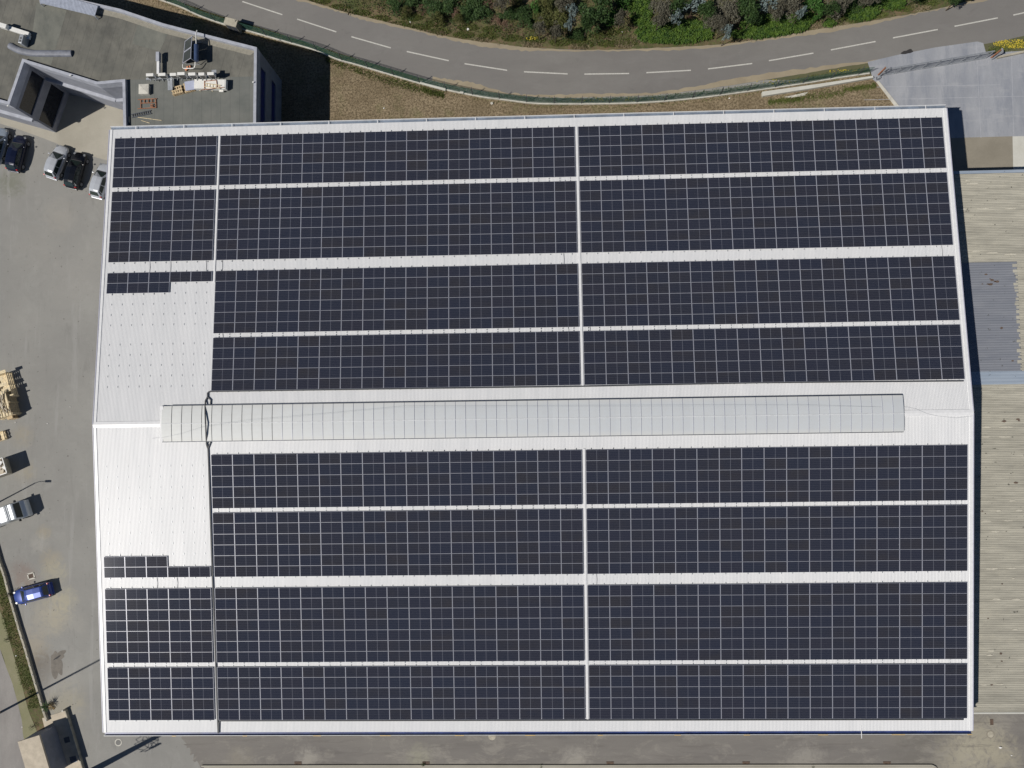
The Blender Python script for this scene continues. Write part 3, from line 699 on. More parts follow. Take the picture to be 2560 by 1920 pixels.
corr(yc + .0, yb - .0, NX0, XB - .05, 'roof', M['bluesheet'], amp=.02, pit=.25, dz=.012)
tag(corr(yd, yc, NX0, NX1, 'roof', M['lightblue'], amp=.014, pit=.33, dz=.02), 'pale blue roof strip')
# ragged edge of the blue sheets where cement tiles lap over them
b = MB(); y = yc + .1
while y < yb - .5:
    h = r2.uniform(.18, .4); L = r2.uniform(.12, .5); b = MB(); b.box((XB - L / 2 - 73.2, y + h / 2, ZR + .03), (L, h * .9, .03)); b.build('lapped_sheet', M['cement'], nb_); y += h + r2.uniform(.0, .25)
b = MB(); b.box(((NX1 - NX0) / 2, ya - .14, ZR + .02), (NX1 - NX0, .30, .10)); b.build('gutter', M['lightblue'], nb_)
b = MB(); b.box(((NX1 - NX0) / 2, ye - .06, ZR - .03), (NX1 - NX0, .16, .14)); b.build('eave_trim', M['whitec'], nb_)
b = MB(); b.box(((NX1 - NX0) / 2, (ya + ye) / 2 - .1, ZR / 2 - .06), (NX1 - NX0 - .2, ya - ye - .75, ZR - .14)); b.build('wall', M['officewall'], nb_)
# repair patches and moss spots that belong to the sheets
sealant = simple('pale_sealant', srgb(184, 179, 164), .9, var=.15, scale=4)
for u, v, L in ((2458, 521, 34), (2527, 521, 30), (2408, 523, 14), (2419, 452, 12), (2432, 459, 34), (2515, 1068, 38), (2466, 1068, 26), (2465, 1092, 26), (2512, 1092, 32), (2530, 1252, 18), (2497, 1277, 14), (2548, 1276, 18), (2467, 1303, 26), (2520, 1302, 24), (2488, 1329, 22), (2454, 1373, 10), (2480, 1422, 32), (2528, 1421, 32), (2533, 1447, 8), (2492, 1498, 22), (2540, 1498, 22), (2538, 1574, 14), (2478, 1627, 18), (2474, 1638, 16), (2460, 1712, 20), (2500, 1711, 20), (2418, 640, 30), (2440, 628, 24), (2480, 632, 30), (2525, 636, 30)):
    p = at(u, v, ZR + .03); n = 10; b = MB(); Lm, hm = L * .0208, .075
    b.face([(p.x - 73.2 + Lm * math.cos(6.283 * i / n) * r2.uniform(.8, 1.1), p.y + hm * math.sin(6.283 * i / n) * r2.uniform(.7, 1.4), ZR + .033) for i in range(n)]); b.build('repair_patch', sealant, nb_)
for u, v in ((2475, 697), (2480, 700), (2487, 703), (2493, 704), (2456, 710), (2470, 710), (2477, 711), (2545, 1048), (2548, 1052), (2510, 1053), (2540, 1207), (2463, 1284), (2456, 1278), (2505, 1460), (2470, 1546), (2502, 1634), (2504, 1653), (2479, 1712), (2465, 686), (2504, 820), (2532, 902)):
    p = at(u, v, ZR + .03); q = r2.uniform(.05, .16); n = 8; c = MB()
    c.face([(p.x - 73.2 + q * 1.6 * math.cos(6.283 * i / n) * r2.uniform(.7, 1.2), p.y + q * .8 * math.sin(6.283 * i / n) * r2.uniform(.7, 1.2), ZR + .036) for i in range(n)]); c.build('moss_spot', M['grate'], nb_)
# ------------------------------------------------------------------ office building (north west)
ZO, ZP = 7.0, 7.42
of = empty('office_building', (*A2(450, 180, 0), 0)); ofo = Vector((-of.location.x, -of.location.y, 0))
tag(of, 'two storey office building with a dark flat felt roof and pale parapet', 'building')
def opart(b, name, mt, lab=None, **k):
    b.v = [tuple(Vector(q) + ofo) for q in b.v]; o = b.build(name, mt, of, **k)
    if lab: o['label'] = lab
    return o
def pz(z, *l): return [A2(u, v, z) for u, v in l]
vA, vB, vC, vD, vE, vF = pz(ZP, (-150, 213), (23, 262), (60, 155), (242, 211), (306, 205), (309, 345))
n0, n1, n2, n3, n4, n5 = pz(ZP, (-60, -70), (200, -1), (300, 22), (409, 58.5), (492, 80), (642, 118))
n6 = A2(639.5, 345, ZP); nL = A2(-150, -70, ZP)
deck = [vA, vB, vC, vD, vE, vF, n6, n5, n4, n3, n2, n1, n0, nL]
def inset(p, d):
    out = []; n = len(p)
    ar = sum(p[i][0] * p[(i + 1) % n][1] - p[(i + 1) % n][0] * p[i][1] for i in range(n)); s = 1 if ar > 0 else -1
    for i in range(n):
        a, b_, c = Vector(p[i - 1]), Vector(p[i]), Vector(p[(i + 1) % n])
        e1 = (b_ - a).normalized(); e2 = (c - b_).normalized(); n1_ = Vector((-e1.y, e1.x)) * s; n2_ = Vector((-e2.y, e2.x)) * s
        m = (n1_ + n2_); m = m / max(.25, m.dot(n1_)); out.append(tuple(b_ + m * d))
    return out
D1 = inset(deck, .30)
b = MB(); b.face([(x, y, ZO) for x, y in D1]); opart(b, 'roof', M['membrane'])
sp0, sp1 = A2(309, 200, ZO), A2(640, 191, ZO); spF, sp6 = A2(316, 345, ZO), A2(636, 345, ZO)
b = MB(); b.face([(*sp0, ZO + .012), (*spF, ZO + .012), (*sp6, ZO + .012), (*sp1, ZO + .012)]); opart(b, 'roof', M['membrane2'])
for q in (((92, 6), (167, 26), (128, 163), (72, 146)), ((345, 60), (420, 84), (400, 128), (330, 110))):
    b = MB(); b.face([(*A2(u, v, ZO), ZO + .008) for u, v in q]); opart(b, 'roof', M['membrane3'])
# parapet: cap and the strip of felt turned up inside
for name, mt, zo, w0, w1 in (('parapet', 'cap', ZP, 0, .30),):
    I = inset(deck, w1); n = len(deck)
    b = MB()
    for i in range(n):
        j = (i + 1) % n; a, c, d, e = deck[i], deck[j], I[j], I[i]
        b.hexa([(*a, ZO - .5), (*c, ZO - .5), (*d, ZO - .5), (*e, ZO - .5), (*a, zo), (*c, zo), (*d, zo), (*e, zo)])
    opart(b, 'parapet', M['cap'])
I2 = inset(D1, .55); b = MB(); n = len(D1)
for i in (7, 8, 9, 10, 11):
    j = (i + 1) % n; b.face([(*D1[i], ZO + .03), (*D1[j], ZO + .03), (*I2[j], ZO + .016), (*I2[i], ZO + .016)])
opart(b, 'roof_upstand', simple('lighter_felt', srgb(136, 132, 120), .85, obj=False))
# walls under the parapet, with window bands
def wall(a, c, bands, name='wall', mt='officewall', top=ZO - .5):
    a, c = Vector(a), Vector(c); d = (c - a).normalized(); L = (c - a).length; nrm = Vector((d.y, -d.x))
    b = MB(); zs = [0.0]; fz = []
    segs = []; z = 0
    for (z0, z1, e0, e1) in bands: segs.append((z, z0, False, 0, 0)); segs.append((z0, z1, True, e0, e1)); z = z1
    segs.append((z, top, False, 0, 0))
    g = MB(); r = .14
    Q = lambda s, zz, dp: ((a + d * s + nrm * -dp).x, (a + d * s + nrm * -dp).y, zz)
    for z0, z1, win, e0, e1 in segs:
        if not win: b.face([Q(0, z0, 0), Q(L, z0, 0), Q(L, z1, 0), Q(0, z1, 0)]); continue
        if e0: b.face([Q(0, z0, 0), Q(e0, z0, 0), Q(e0, z1, 0), Q(0, z1, 0)])
        if e1: b.face([Q(L - e1, z0, 0), Q(L, z0, 0), Q(L, z1, 0), Q(L - e1, z1, 0)])
        s0, s1 = e0, L - e1
        b.face([Q(s0, z0, 0), Q(s1, z0, 0), Q(s1, z0, r), Q(s0, z0, r)]); b.face([Q(s0, z1, r), Q(s1, z1, r), Q(s1, z1, 0), Q(s0, z1, 0)])
        b.face([Q(s0, z0, 0), Q(s0, z0, r), Q(s0, z1, r), Q(s0, z1, 0)]); b.face([Q(s1, z0, r), Q(s1, z0, 0), Q(s1, z1, 0), Q(s1, z1, r)])
        g.face([Q(s0, z0, r - .02), Q(s1, z0, r - .02), Q(s1, z1, r - .02), Q(s0, z1, r - .02)])
        k = s0 + 1.4
        while k < s1 - .4 and name == 'blue':
            g.face([Q(k, z0, r - .03), Q(k + .06, z0, r - .03), Q(k + .06, z1, r - .03), Q(k, z1, r - .03)], 1); k += 1.4
    opart(b, 'wall', M[mt])
    if g.f: opart(g, 'window', [M['blueglass'] if name == 'blue' else M['winglass'], M['dsteel']])
wall(vB, vC, [(.7, 3.0, .3, .3), (4.2, 6.3, .3, .3)]) if False else None
wall(vC, vB, [(.7, 3.0, .3, .3), (4.1, 6.0, .3, .3)]) if False else None
def ccw_wall(a, c, *r, **k):                      # choose the order so that the normal points out of the deck polygon
    wall(a, c, *r, **k)
ar = sum(deck[i][0] * deck[(i + 1) % len(deck)][1] - deck[(i + 1) % len(deck)][0] * deck[i][1] for i in range(len(deck)))
def edge(i, bands, **k):
    a, c = deck[i], deck[(i + 1) % len(deck)]
    if ar > 0: wall(a, c, bands, **k)
    else: wall(c, a, bands, **k)
edge(0, []); edge(1, [(.7, 3.0, .25, .25), (4.1, 6.1, .25, .25)]); edge(2, []); edge(3, []); edge(4, [])
edge(6, [(1.85, 3.1, 0, 1.4), (4.9, 6.2, 0, 1.5)] if ar > 0 else [(1.85, 3.1, 1.4, 0), (4.9, 6.2, 1.5, 0)], name='blue')
for i in (7, 8, 9, 10, 11, 12, 13): edge(i, [])
# projecting ledges on the courtyard walls
def ledge(pts, z, dp, h, name='ledge'):
    b = MB()
    for i in range(len(pts) - 1):
        a, c = Vector(pts[i]), Vector(pts[i + 1]); d = (c - a).normalized(); n_ = Vector((d.y, -d.x)) * dp
        b.hexa([(*a, z - h), (*(a + n_), z - h), (*(c + n_), z - h), (*c, z - h), (*a, z), (*(a + n_), z), (*(c + n_), z), (*c, z)])
    opart(b, name, M['cap'])
ledge([vA, (vB[0] + .0, vB[1])], 3.9, .34, .25); ledge([vC, vD, vE], 4.0, .34, .25)
# ---- things on the office roof
def od(u, v, z=ZO): return at(u, v, z)
# corrugated translucent sheet on the north edge
b = MB(); q = [at(u, v, 7.6) for u, v in ((100, 8), (237, 40.5), (245, 14.5), (95, -26))]; n = 84
for i in range(n):
    a0 = q[0].lerp(q[1], i / n); a1 = q[0].lerp(q[1], (i + 1) / n); c0 = q[3].lerp(q[2], i / n); c1 = q[3].lerp(q[2], (i + 1) / n); h0, h1 = (.03 if i % 2 else 0), (.03 if (i + 1) % 2 else 0)
    b.face([a0 + Vector((0, 0, h0)), a1 + Vector((0, 0, h1)), c1 + Vector((0, 0, h1)), c0 + Vector((0, 0, h0))])
for k in (0.02, .98): b.bar(q[0].lerp(q[1], k) - Vector((0, 0, .06)), q[3].lerp(q[2], k) - Vector((0, 0, .06)), .07, .07); 
for k in q: b.bar(k - Vector((0, 0, .06)), k - Vector((0, 0, .6)), .07, .07)
tag(b.build('canopy', simple('grey_corrugated_sheet', (.40, .43, .50), .35, .1)), 'ribbed blue grey canopy sheet on the office parapet edge', 'canopy')
# white cable duct with units at the left border
b = MB(); p0, p1 = at(2, 64, 7.45), at(74, 87, 7.45); b.bar(p0, p1, .42, .34); b.bar(p1 + Vector((-.1, 0, -.1)), at(71, 98, 7.3), .3, .25)
tag(b.build('duct', M['white'], bevel=.02), 'long white duct box on the office roof at the left border', 'duct')
b = MB(); p = at(10, 66, 7.8); b.box(p, (.85, .45, .5), R_(-18)); tag(b.build('vent_box', M['white'], bevel=.03), 'small white box standing on the long white duct', 'vent')
e = empty('air_conditioner', at(68, 108, 7.0), R_(-14)); tag(e, 'pale grey air conditioner beside the end of the long white duct', 'air conditioner')
b = MB(); b.box((0, 0, .5), (.42, .95, .9)); b.build('casing', M['steel'], e, bevel=.03); b = MB()
for k in (-.25, .05): b.tube([(.0, k, .95), (.0, k, .965)], .10, 12)
b.build('fan_grille', M['grille'], e)
# sagging grey cover roll
def hump(path, wds, zt, name, mt, lab, cat):
    b = MB(); n = 8; k = len(path)
    for i, (u, v) in enumerate(path):
        p = at(u, v, ZO + .2); a = at(*path[max(i - 1, 0)], ZO + .2); c = at(*path[min(i + 1, k - 1)], ZO + .2); d = (c - a).normalized(); s = Vector((-d.y, d.x, 0)); 
        for j in range(n + 1):
            t = math.pi * j / n; b.v.append(tuple(Vector((p.x, p.y, ZO + .02)) + s * math.cos(t) * wds + Vector((0, 0, math.sin(t) * zt))))
    for i in range(k - 1):
        for j in range(n): a = i * (n + 1) + j; b.f.append((a, a + 1, a + n + 2, a + n + 1)); b.m.append(0); b.uv.append([(0, 0)] * 4)
    for i, rev in ((0, 0), (k - 1, 1)): b.f.append(tuple(i * (n + 1) + j for j in (range(n + 1) if rev else range(n, -1, -1)))); b.m.append(0); b.uv.append([(0, 0)] * (n + 1))
    return tag(b.build(name, mt, smooth=False), lab, cat)
hump(smooth([(22, 112), (45, 124), (78, 131), (110, 132), (145, 132), (178, 132)], 4), .36, .30, 'rolled_tarpaulin', simple('grey_tarpaulin', (.17, .18, .21), .6, var=.2, scale=2), 'long curved grey tarpaulin roll lying on the office roof', 'tarpaulin')
# flue box with a narrower duct
e = empty('flue', at(397, 150, ZO)); tag(e, 'pale grey flue box with a narrow duct running down to the air conditioner row', 'flue'); 
loc = lambda u, v, z=ZO: at(u, v, z) - at(397, 150, ZO)
b = MB(); b.box((loc(396, 143, 7.55) + Vector((0, 0, 0))), (.36, 1.0, .42)); b.build('flue_box', M['cap'], e, bevel=.02)
b = MB(); p = (loc(396.5, 155, 7.5) + loc(396.5, 186, 7.5)) / 2; b.box(p, (.26, 1.35, .3)); b.build('duct', M['whitetrim'], e)
# rail beam and the air conditioners in a row
e = empty('steel_beam', at(460, 194, ZO), R_(1.5)); tag(e, 'galvanised steel beam carrying the row of white air conditioners', 'beam')
b = MB(); b.box((0, -.28, .66), (7.35, .2, .14)); b.build('beam', M['steel'], e); b = MB()
for x in (-3.4, -1.1, 1.2, 3.4): b.box((x, .05, .36), (.12, .12, .62))
b.build('leg', M['steel'], e); b = MB(); b.box((3.55, .02, .74), (.5, .5, .03)); b.box((-1.2, -.8, .55), (.5, 1.5, .12)); b.build('bracket', M['steel'], e)
acx = [(374, 188, .78, .60), (404, 187, .78, .60), (432, 187, .66, .5), (452, 185, .78, .72), (479, 186, .76, .62), (503, 186, .62, .6), (526, 185, .70, .6)]
names = ['leftmost of the seven white air conditioners in a row on the office roof', 'second from left of the seven white air conditioners in the office roof row', 'third from left, the smallest, of the seven white air conditioners in the row', 'middle and tallest of the seven white air conditioners in the office roof row',
         'third from right of the seven white air conditioners in the office roof row', 'second from right of the seven white air conditioners in the office roof row', 'rightmost of the seven white air conditioners in a row on the office roof']
for (u, v, wd, h), lab in zip(acx, names):
    zt = ZO + .82 + h; p = at(u, v - 1.5, zt); e = empty('air_conditioner', (p.x, p.y, ZO + .80)); tag(e, lab, 'air conditioner', 'air conditioners in the office roof row')
    b = MB(); b.box((0, 0, h / 2 + .02), (wd, .30, h)); b.build('casing', M['white'], e, bevel=.02)
    b = MB(); b.box((0, -.155, h / 2), (wd - .12, .02, h - .12)); b.build('grille', M['grille'], e)
    b = MB(); b.box((-wd * .32, -.16, -.04), (.05, .45, .05)); b.box((wd * .32, -.16, -.04), (.05, .45, .05)); b.build('bracket', M['steel'], e)
# solar water heater
e = empty('solar_water_heater', at(482, 128, ZO)); tag(e, 'solar water heater with dark tilted collectors and a blue tank', 'water heater')
o0 = at(482, 128, ZO)
qt = [at(u, v, ZO + 1.4) - o0 for u, v in ((480.5, 90), (478, 118), (477, 146))]; qb = [at(u, v, ZO + .32) - o0 for u, v in ((462.7, 103), (460, 131), (457, 159))]
for i in (0, 1):
    b = MB(); g = .03; a, c, d, f = qb[i].lerp(qb[i + 1], g), qb[i].lerp(qb[i + 1], 1 - g), qt[i].lerp(qt[i + 1], 1 - g), qt[i].lerp(qt[i + 1], g)
    dn = Vector((0, 0, -.08)); b.hexa([a + dn, c + dn, d + dn, f + dn, a, c, d, f]); o = b.build('collector', simple('collector_glass', (.035, .042, .042), .35), e)
    b = MB()
    for s, t_ in ((a, c), (c, d), (d, f), (f, a)): b.bar(s + Vector((0, 0, .01)), t_ + Vector((0, 0, .01)), .045, .045)
    b.build('collector_frame', M['alu'], o)
b = MB(); b.tube([at(491, 112, ZO + 1.15) - o0, at(491, 113, ZO + 1.15) - o0, at(491, 151, ZO + 1.15) - o0, at(491, 152, ZO + 1.15) - o0], .24, 20); b.build('tank', simple('blue_tank', (.045, .07, .14), .35), e, smooth=False)
b = MB()
for qq in (qt[0], qt[2]):
    gx = Vector((qq.x + .35, qq.y, .02)); b.bar(qq, gx, .05, .05); b.bar(Vector((qb[0].x if qq is qt[0] else qb[2].x, qb[0].y if qq is qt[0] else qb[2].y, .3)), gx, .05, .05)
b.build('stand', M['steel'], e)
b = MB(); b.tube([at(u, v, ZO + z) - o0 for u, v, z in ((457, 161, .7), (457, 169, .7), (459, 171, .7), (483, 171, .7), (486, 169, .7), (488, 163, .8), (488, 155, .95))], .05, 8)
b.tube([at(u, v, ZO + z) - o0 for u, v, z in ((492.5, 76, 1.0), (490.5, 84, 1.15), (490, 96, 1.15), (490.5, 112, 1.2))], .055, 8); b.build('pipe', M['white'], e)
b = MB(); b.box(at(472, 168, ZO + .12), (.42, .22, .2), R_(20)); b.box(at(466, 174, ZO + .1), (.25, .2, .16), R_(50)); tag(b.build('tool_case', M['orange'], bevel=.02), 'orange tool case lying under the white pipe loop', 'tool case')
# hatch
b = MB(); hx, hy = A2(358, 221.5, ZO + .5); b.hexa([(hx - .5, hy - .5, ZO), (hx + .5, hy - .5, ZO), (hx + .5, hy + .5, ZO), (hx - .5, hy + .5, ZO), (hx - .5, hy - .5, ZO + .42), (hx + .5, hy - .5, ZO + .42), (hx + .5, hy + .5, ZO + .42), (hx - .5, hy + .5, ZO + .42)])
b.face([(hx - .53, hy - .53, ZO + .42), (hx + .53, hy - .53, ZO + .42), (hx, hy, ZO + .52)]); b.face([(hx + .53, hy - .53, ZO + .42), (hx + .53, hy + .53, ZO + .42), (hx, hy, ZO + .52)]); b.face([(hx + .53, hy + .53, ZO + .42), (hx - .53, hy + .53, ZO + .42), (hx, hy, ZO + .52)]); b.face([(hx - .53, hy + .53, ZO + .42), (hx - .53, hy - .53, ZO + .42), (hx, hy, ZO + .52)])
tag(b.build('roof_hatch', M['palecon']), 'square pale roof hatch left of the air conditioner row', 'hatch')
# ladders
def ladder(name, a, c, wd, n, mt, lab, r=.035):
    a, c = Vector(a), Vector(c); d = (c - a).normalized(); s = Vector((-d.y, d.x, 0)).normalized() * wd / 2
    e = empty(name, a); tag(e, lab, 'ladder')
    for k in (-1, 1): b = MB(); b.bar(s * k, c - a + s * k, r, r * 1.6); b.build('rail', mt, e)
    b = MB(); L = (c - a)
    for i in range(n): p = L * ((i + .5) / n); b.bar(p - s, p + s, r * .8, r * .8)
    b.build('rungs', mt, e); return e
b = MB(); z = ZO + .1
for (u0, v0, u1, v1) in ((345, 249, 392, 246.5), (344, 272, 390, 269), (352, 258, 390, 256.5), (352, 249, 352, 271), (361, 249, 361, 257), (371, 248, 371, 257), (380, 248, 380, 256), (389, 246, 390, 270)):
    b.bar(at(u0, v0, z), at(u1, v1, z), .06, .06)
tag(b.build('steel_rack', M['rust']), 'rust orange tubular rack lying on the grey roof below the hatch', 'rack')
b = MB(); c = random.Random(9); pts_ = [at(380 + 5 * math.cos(i * .9) * (1 - i / 40), 264 + 4.5 * math.sin(i * .9) * (1 - i / 40), z + .03 + i * .004) for i in range(26)]; b.tube(pts_, .018, 5)
tag(b.build('wire_coil', M['rust']), 'tangled rusty wire coil inside the orange rack', 'wire')
ladder('steel_ladder', at(329, 290, ZO + .08), at(378, 280, ZO + .08), .34, 9, M['dsteel'], 'dark steel ladder lying on the grey roof near the warehouse eave', .06)
for (u0, v0, u1, v1), lab in (((345, 293, 404, 301), 'long pale pole lying below the dark steel ladder'), ((353, 301, 374, 307.5), 'short pale pole, lowest thing lying on the grey roof')):
    b = MB(); b.tube([at(u0, v0, ZO + .06), at(u1, v1, ZO + .06)], .03, 8); tag(b.build('pole', M['palewood']), lab, 'pole')
b = MB(); p = at(322.5, 299, ZO + .1); b.box(p, (.14, .62, .1), R_(2)); tag(b.build('board', M['beige']), 'short pale board standing against the courtyard parapet', 'board')
# long white box, panel board and pallet
e = empty('white_crate', at(532, 217, ZO), R_(-2)); tag(e, 'long white insulated box lying on the office roof right of the grey board', 'box')
b = MB(); b.box((0, 0, .42), (3.35, .98, .5)); b.build('case', M['white'], e, bevel=.02); b = MB(); b.box((0, .0, .68), (3.15, .9, .03)); b.build('lid', M['white'], e); b = MB()
for x in (-1.3, 0, 1.3): b.box((x, 0, .08), (.12, 1.0, .16))
b.build('skid', M['palewood'], e); b = MB(); b.box((1.05, -.58, .25), (.45, .16, .12)); b.build('socket', M['white'], e)
ladder('wooden_ladder', at(512, 212, ZO + .78), at(551, 217.5, ZO + .78), .34, 5, M['palewood'], 'small weathered wooden ladder lying on the long white box', .05)
b = MB(); z = ZO + .76
for (u0, v0, u1, v1) in ((511, 204, 511, 225), (541, 201, 543, 218), (503, 225, 560, 218), (510, 203, 541, 200)): b.bar(at(u0, v0, z), at(u1, v1, z), .05, .05)
tag(b.build('clamp_frame', M['rust']), 'thin rust coloured frame lying across the long white box', 'frame')
b = MB(); b.box(at(474.5, 214, ZO + .45), (1.02, .98, .05), R_(8)); tag(b.build('insulation_board', M['blueboard']), 'square blue grey board lying on stacked pallets', 'board')
def pallet(loc, rz, lx, ly, layers, lab, grp=None, name='pallet', cat='pallet', mt=None):
    e = empty(name, loc, rz); tag(e, lab, cat, grp); mt = mt or M['wood']
    for k in range(layers):
        z0 = k * .15
        b = MB()
        for y in (-.45, 0, .45): b.box((0, y * ly, z0 + .055), (lx, .09, .075))
        for x in (-.42, 0, .42): b.box((x * lx, 0, z0 + .008), (.1, ly, .018))
        b.build('bearer', mt, e); b = MB(); n = 5
        for i in range(n): b.box(((-.5 + (i + .5) / n) * lx + 0, 0, z0 + .105), (lx / n * .52, ly, .022))
        for y in (-.40, 0, .40): b.box((0, y * ly, z0 + .122), (lx, .10, .018))
        b.build('deck', mt, e)
    return e
pallet(at(447, 229, ZO), R_(14), 1.15, .8, 3, 'pale wooden pallet stack left of the blue grey board', 'pallets on the office roof')
pallet(at(475, 220, ZO), R_(14), 1.1, 1.0, 2, 'low wooden pallet stack under the blue grey board', 'pallets on the office roof')
# small parapet lamps
for u, v, lab in ((178, 190, 'small white floodlight on the courtyard parapet behind the triangular recess'), (22, 266, 'small white floodlight on the left courtyard parapet corner'), (634, 207, 'small white floodlight on the east office parapet')):
    e = empty('floodlight', at(u, v, ZP)); tag(e, lab, 'floodlight'); b = MB(); b.box((0, 0, .12), (.16, .12, .12), R_(20)); b.build('lamp_head', M['white'], e); b = MB(); b.box((0, 0, .03), (.05, .05, .1)); b.build('bracket', M['steel'], e)
#PART4
# ------------------------------------------------------------------ road fence, cabinet, gate
fe = empty('road_fence', (*A2(1333, 258), 0)); tag(fe, 'long green wire fence on a low concrete kerb curving beside the road', 'fence'); fo = -fe.location
FL = [p for p in fence_w if True]
b = MB()
for i in range(len(FL) - 1): b.bar((FL[i][0] + fo.x, FL[i][1] + fo.y, .10), (FL[i + 1][0] + fo.x, FL[i + 1][1] + fo.y, .10), .20, .26)
b.build('base_wall', M['palecon'], fe)
# walk along the line
def walk(line, step):
    out = []; d = 0; nxt = 0
    for i in range(len(line) - 1):
        a, c = Vector(line[i]), Vector(line[i + 1]); L = (c - a).length
        while nxt <= d + L: out.append((a.lerp(c, (nxt - d) / L), (c - a).normalized())); nxt += step
        d += L
    return out
HF = 1.55
b = MB()
for p, d in walk(FL, .075):
    n = d * .011; x, y = p.x + fo.x, p.y + fo.y
    b.face([(x - n.x, y - n.y, .22), (x + n.x, y + n.y, .22), (x + n.x, y + n.y, HF), (x - n.x, y - n.y, HF)])
for z in (.35, .6, .85, 1.1, 1.35, 1.53):
    for i in range(len(FL) - 1): b.bar((FL[i][0] + fo.x, FL[i][1] + fo.y, z), (FL[i + 1][0] + fo.x, FL[i + 1][1] + fo.y, z), .02, .03)
o = b.build('wire_mesh', M['green'], fe)
pb = MB(); pb.box((0, 0, .9), (.07, .07, 1.5)); pb.bar((0, 0, 1.62), (0, .12, 1.85), .05, .05); pm = pb.mesh('post', M['dsteel'])
for p, d in walk(FL, 3.12): o = mesh_obj('post', pm, fe, (p.x + fo.x, p.y + fo.y, 0)); o.rotation_euler.z = math.atan2(d.y, d.x)
# patches of bright newer kerb
for (u0, v0, u1, v1), lab in (((1050, 206.5, 1114, 224.5), 'pale concrete beam lying along the middle of the road fence kerb'), ((1151, 229.5, 1159, 231.5), 'small pale block on the road fence kerb')):
    b = MB(); b.bar(at(u0, v0, .3), at(u1, v1, .3), .26, .16); tag(b.build('concrete_beam', M['whitec']), lab, 'beam')
e = empty('utility_cabinet', at(590, 68, 0), R_(-17)); tag(e, 'tan concrete utility cabinet standing against the road fence', 'cabinet')
p0 = at(577, 55, 1.6); e.location = (p0.x, p0.y, 0)
b = MB(); b.box((0, 0, .78), (1.38, .72, 1.56)); b.build('body', M['concrete'], e, bevel=.02); b = MB(); b.box((0, 0, 1.6), (1.5, .85, .1)); b.build('roof', M['concrete'], e, bevel=.02)
b = MB(); b.box((-.33, -.365, .75), (.6, .02, 1.2)); b.build('door', M['dsteel'], e); b = MB(); b.box((.33, -.365, .75), (.6, .02, 1.2)); b.build('door', M['dsteel'], e)
# sliding gate
g0, g1 = at(2206, 189, 0), at(2462, 146.5, 0); gd = (g1 - g0); gl = gd.length; grz = math.atan2(gd.y, gd.x)
e = empty('sliding_gate', g0, grz); tag(e, 'long galvanised sliding gate closing the pale driveway', 'gate')
HG = 1.55
for k in range(9): b = MB(); b.box((gl * k / 8, 0, .12 + HG / 2), (.07, .06, HG - .06)); b.build('upright', M['steel'], e)
for z, h in ((.15, .12), (HG + .12, .09)): b = MB(); b.box((gl / 2, 0, z), (gl + .1, .08, h)); b.build('rail', M['steel'], e)
b = MB(); n = int(gl / .14)
for k in range(n): b.box((gl * (k + .5) / n, 0, .85), (.018, .018, HG - .1))
b.build('bars', M['steel'], e)
b = MB(); b.bar((0, 0, .025), (gl, 0, .025), .05, .04); b.build('track', M['dsteel'], e)
for (u, v), lab, m_ in (((2196, 190), 'rusty double gate post at the left end of the sliding gate', 'rust'), ((2478, 147), 'rusty gate post at the right end of the sliding gate', 'rust')):
    e = empty('gate_post', at(u, v, 0), grz); tag(e, lab, 'post'); b = MB(); b.box((0, -.12, .95), (.14, .10, 1.9)); b.build('upright', M['steel'], e); b = MB(); b.box((0, .12, .95), (.14, .12, 1.9)); b.build('guide', M[m_], e); b = MB(); b.box((0, 0, 1.92), (.16, .42, .05)); b.build('cap', M['steel'], e)
e = empty('gate_motor', at(2195, 196, 0), grz); tag(e, 'small gate motor box beside the left gate post', 'motor'); b = MB(); b.box((0, 0, .18), (.3, .24, .34)); b.build('housing', M['steel'], e, bevel=.03); b = MB(); b.box((0, 0, .02), (.45, .36, .04)); b.build('base', M['dsteel'], e)
# wall right of the gate and its grass
fr = px([(2490, 146), (2560, 131), (2700, 104)]); b = MB()
for i in range(2): b.bar((*fr[i], .14), (*fr[i + 1], .14), .22, .3)
tag(b.build('boundary_kerb', M['concrete']), 'low concrete kerb wall right of the sliding gate', 'wall')
# long pale slab wall left of the gate
b = MB(); q = px([(1903, 233), (2040, 214), (2178, 193.5), (2180, 198), (2040, 222.5), (1904, 244)]); b.prism(q, 0, .42); tag(b.build('concrete_wall', M['whitec'], bevel=.02), 'long pale concrete slab wall left of the sliding gate', 'wall')
b = MB(); q = px([(2190, 205), (2196, 204), (2246, 266), (2238, 268)]); b.prism(q, 0, .14); tag(b.build('driveway_kerb', M['palecon']), kind='structure')
b = MB(); q = px([(1960, 243), (1985, 238), (2020, 230), (2012, 239), (1975, 245)]); b.prism(q, 0, .06); tag(b.build('broken_slab', M['palecon']), 'broken pale slab lying in grass below the long slab wall', 'slab')
# patch of fresh tar on the road
sheet('tar_patch', blob(2268, 130, .62, .24, R_(10), 21, rough=.3), .030, simple('fresh_tar', (.03, .028, .028), .8))
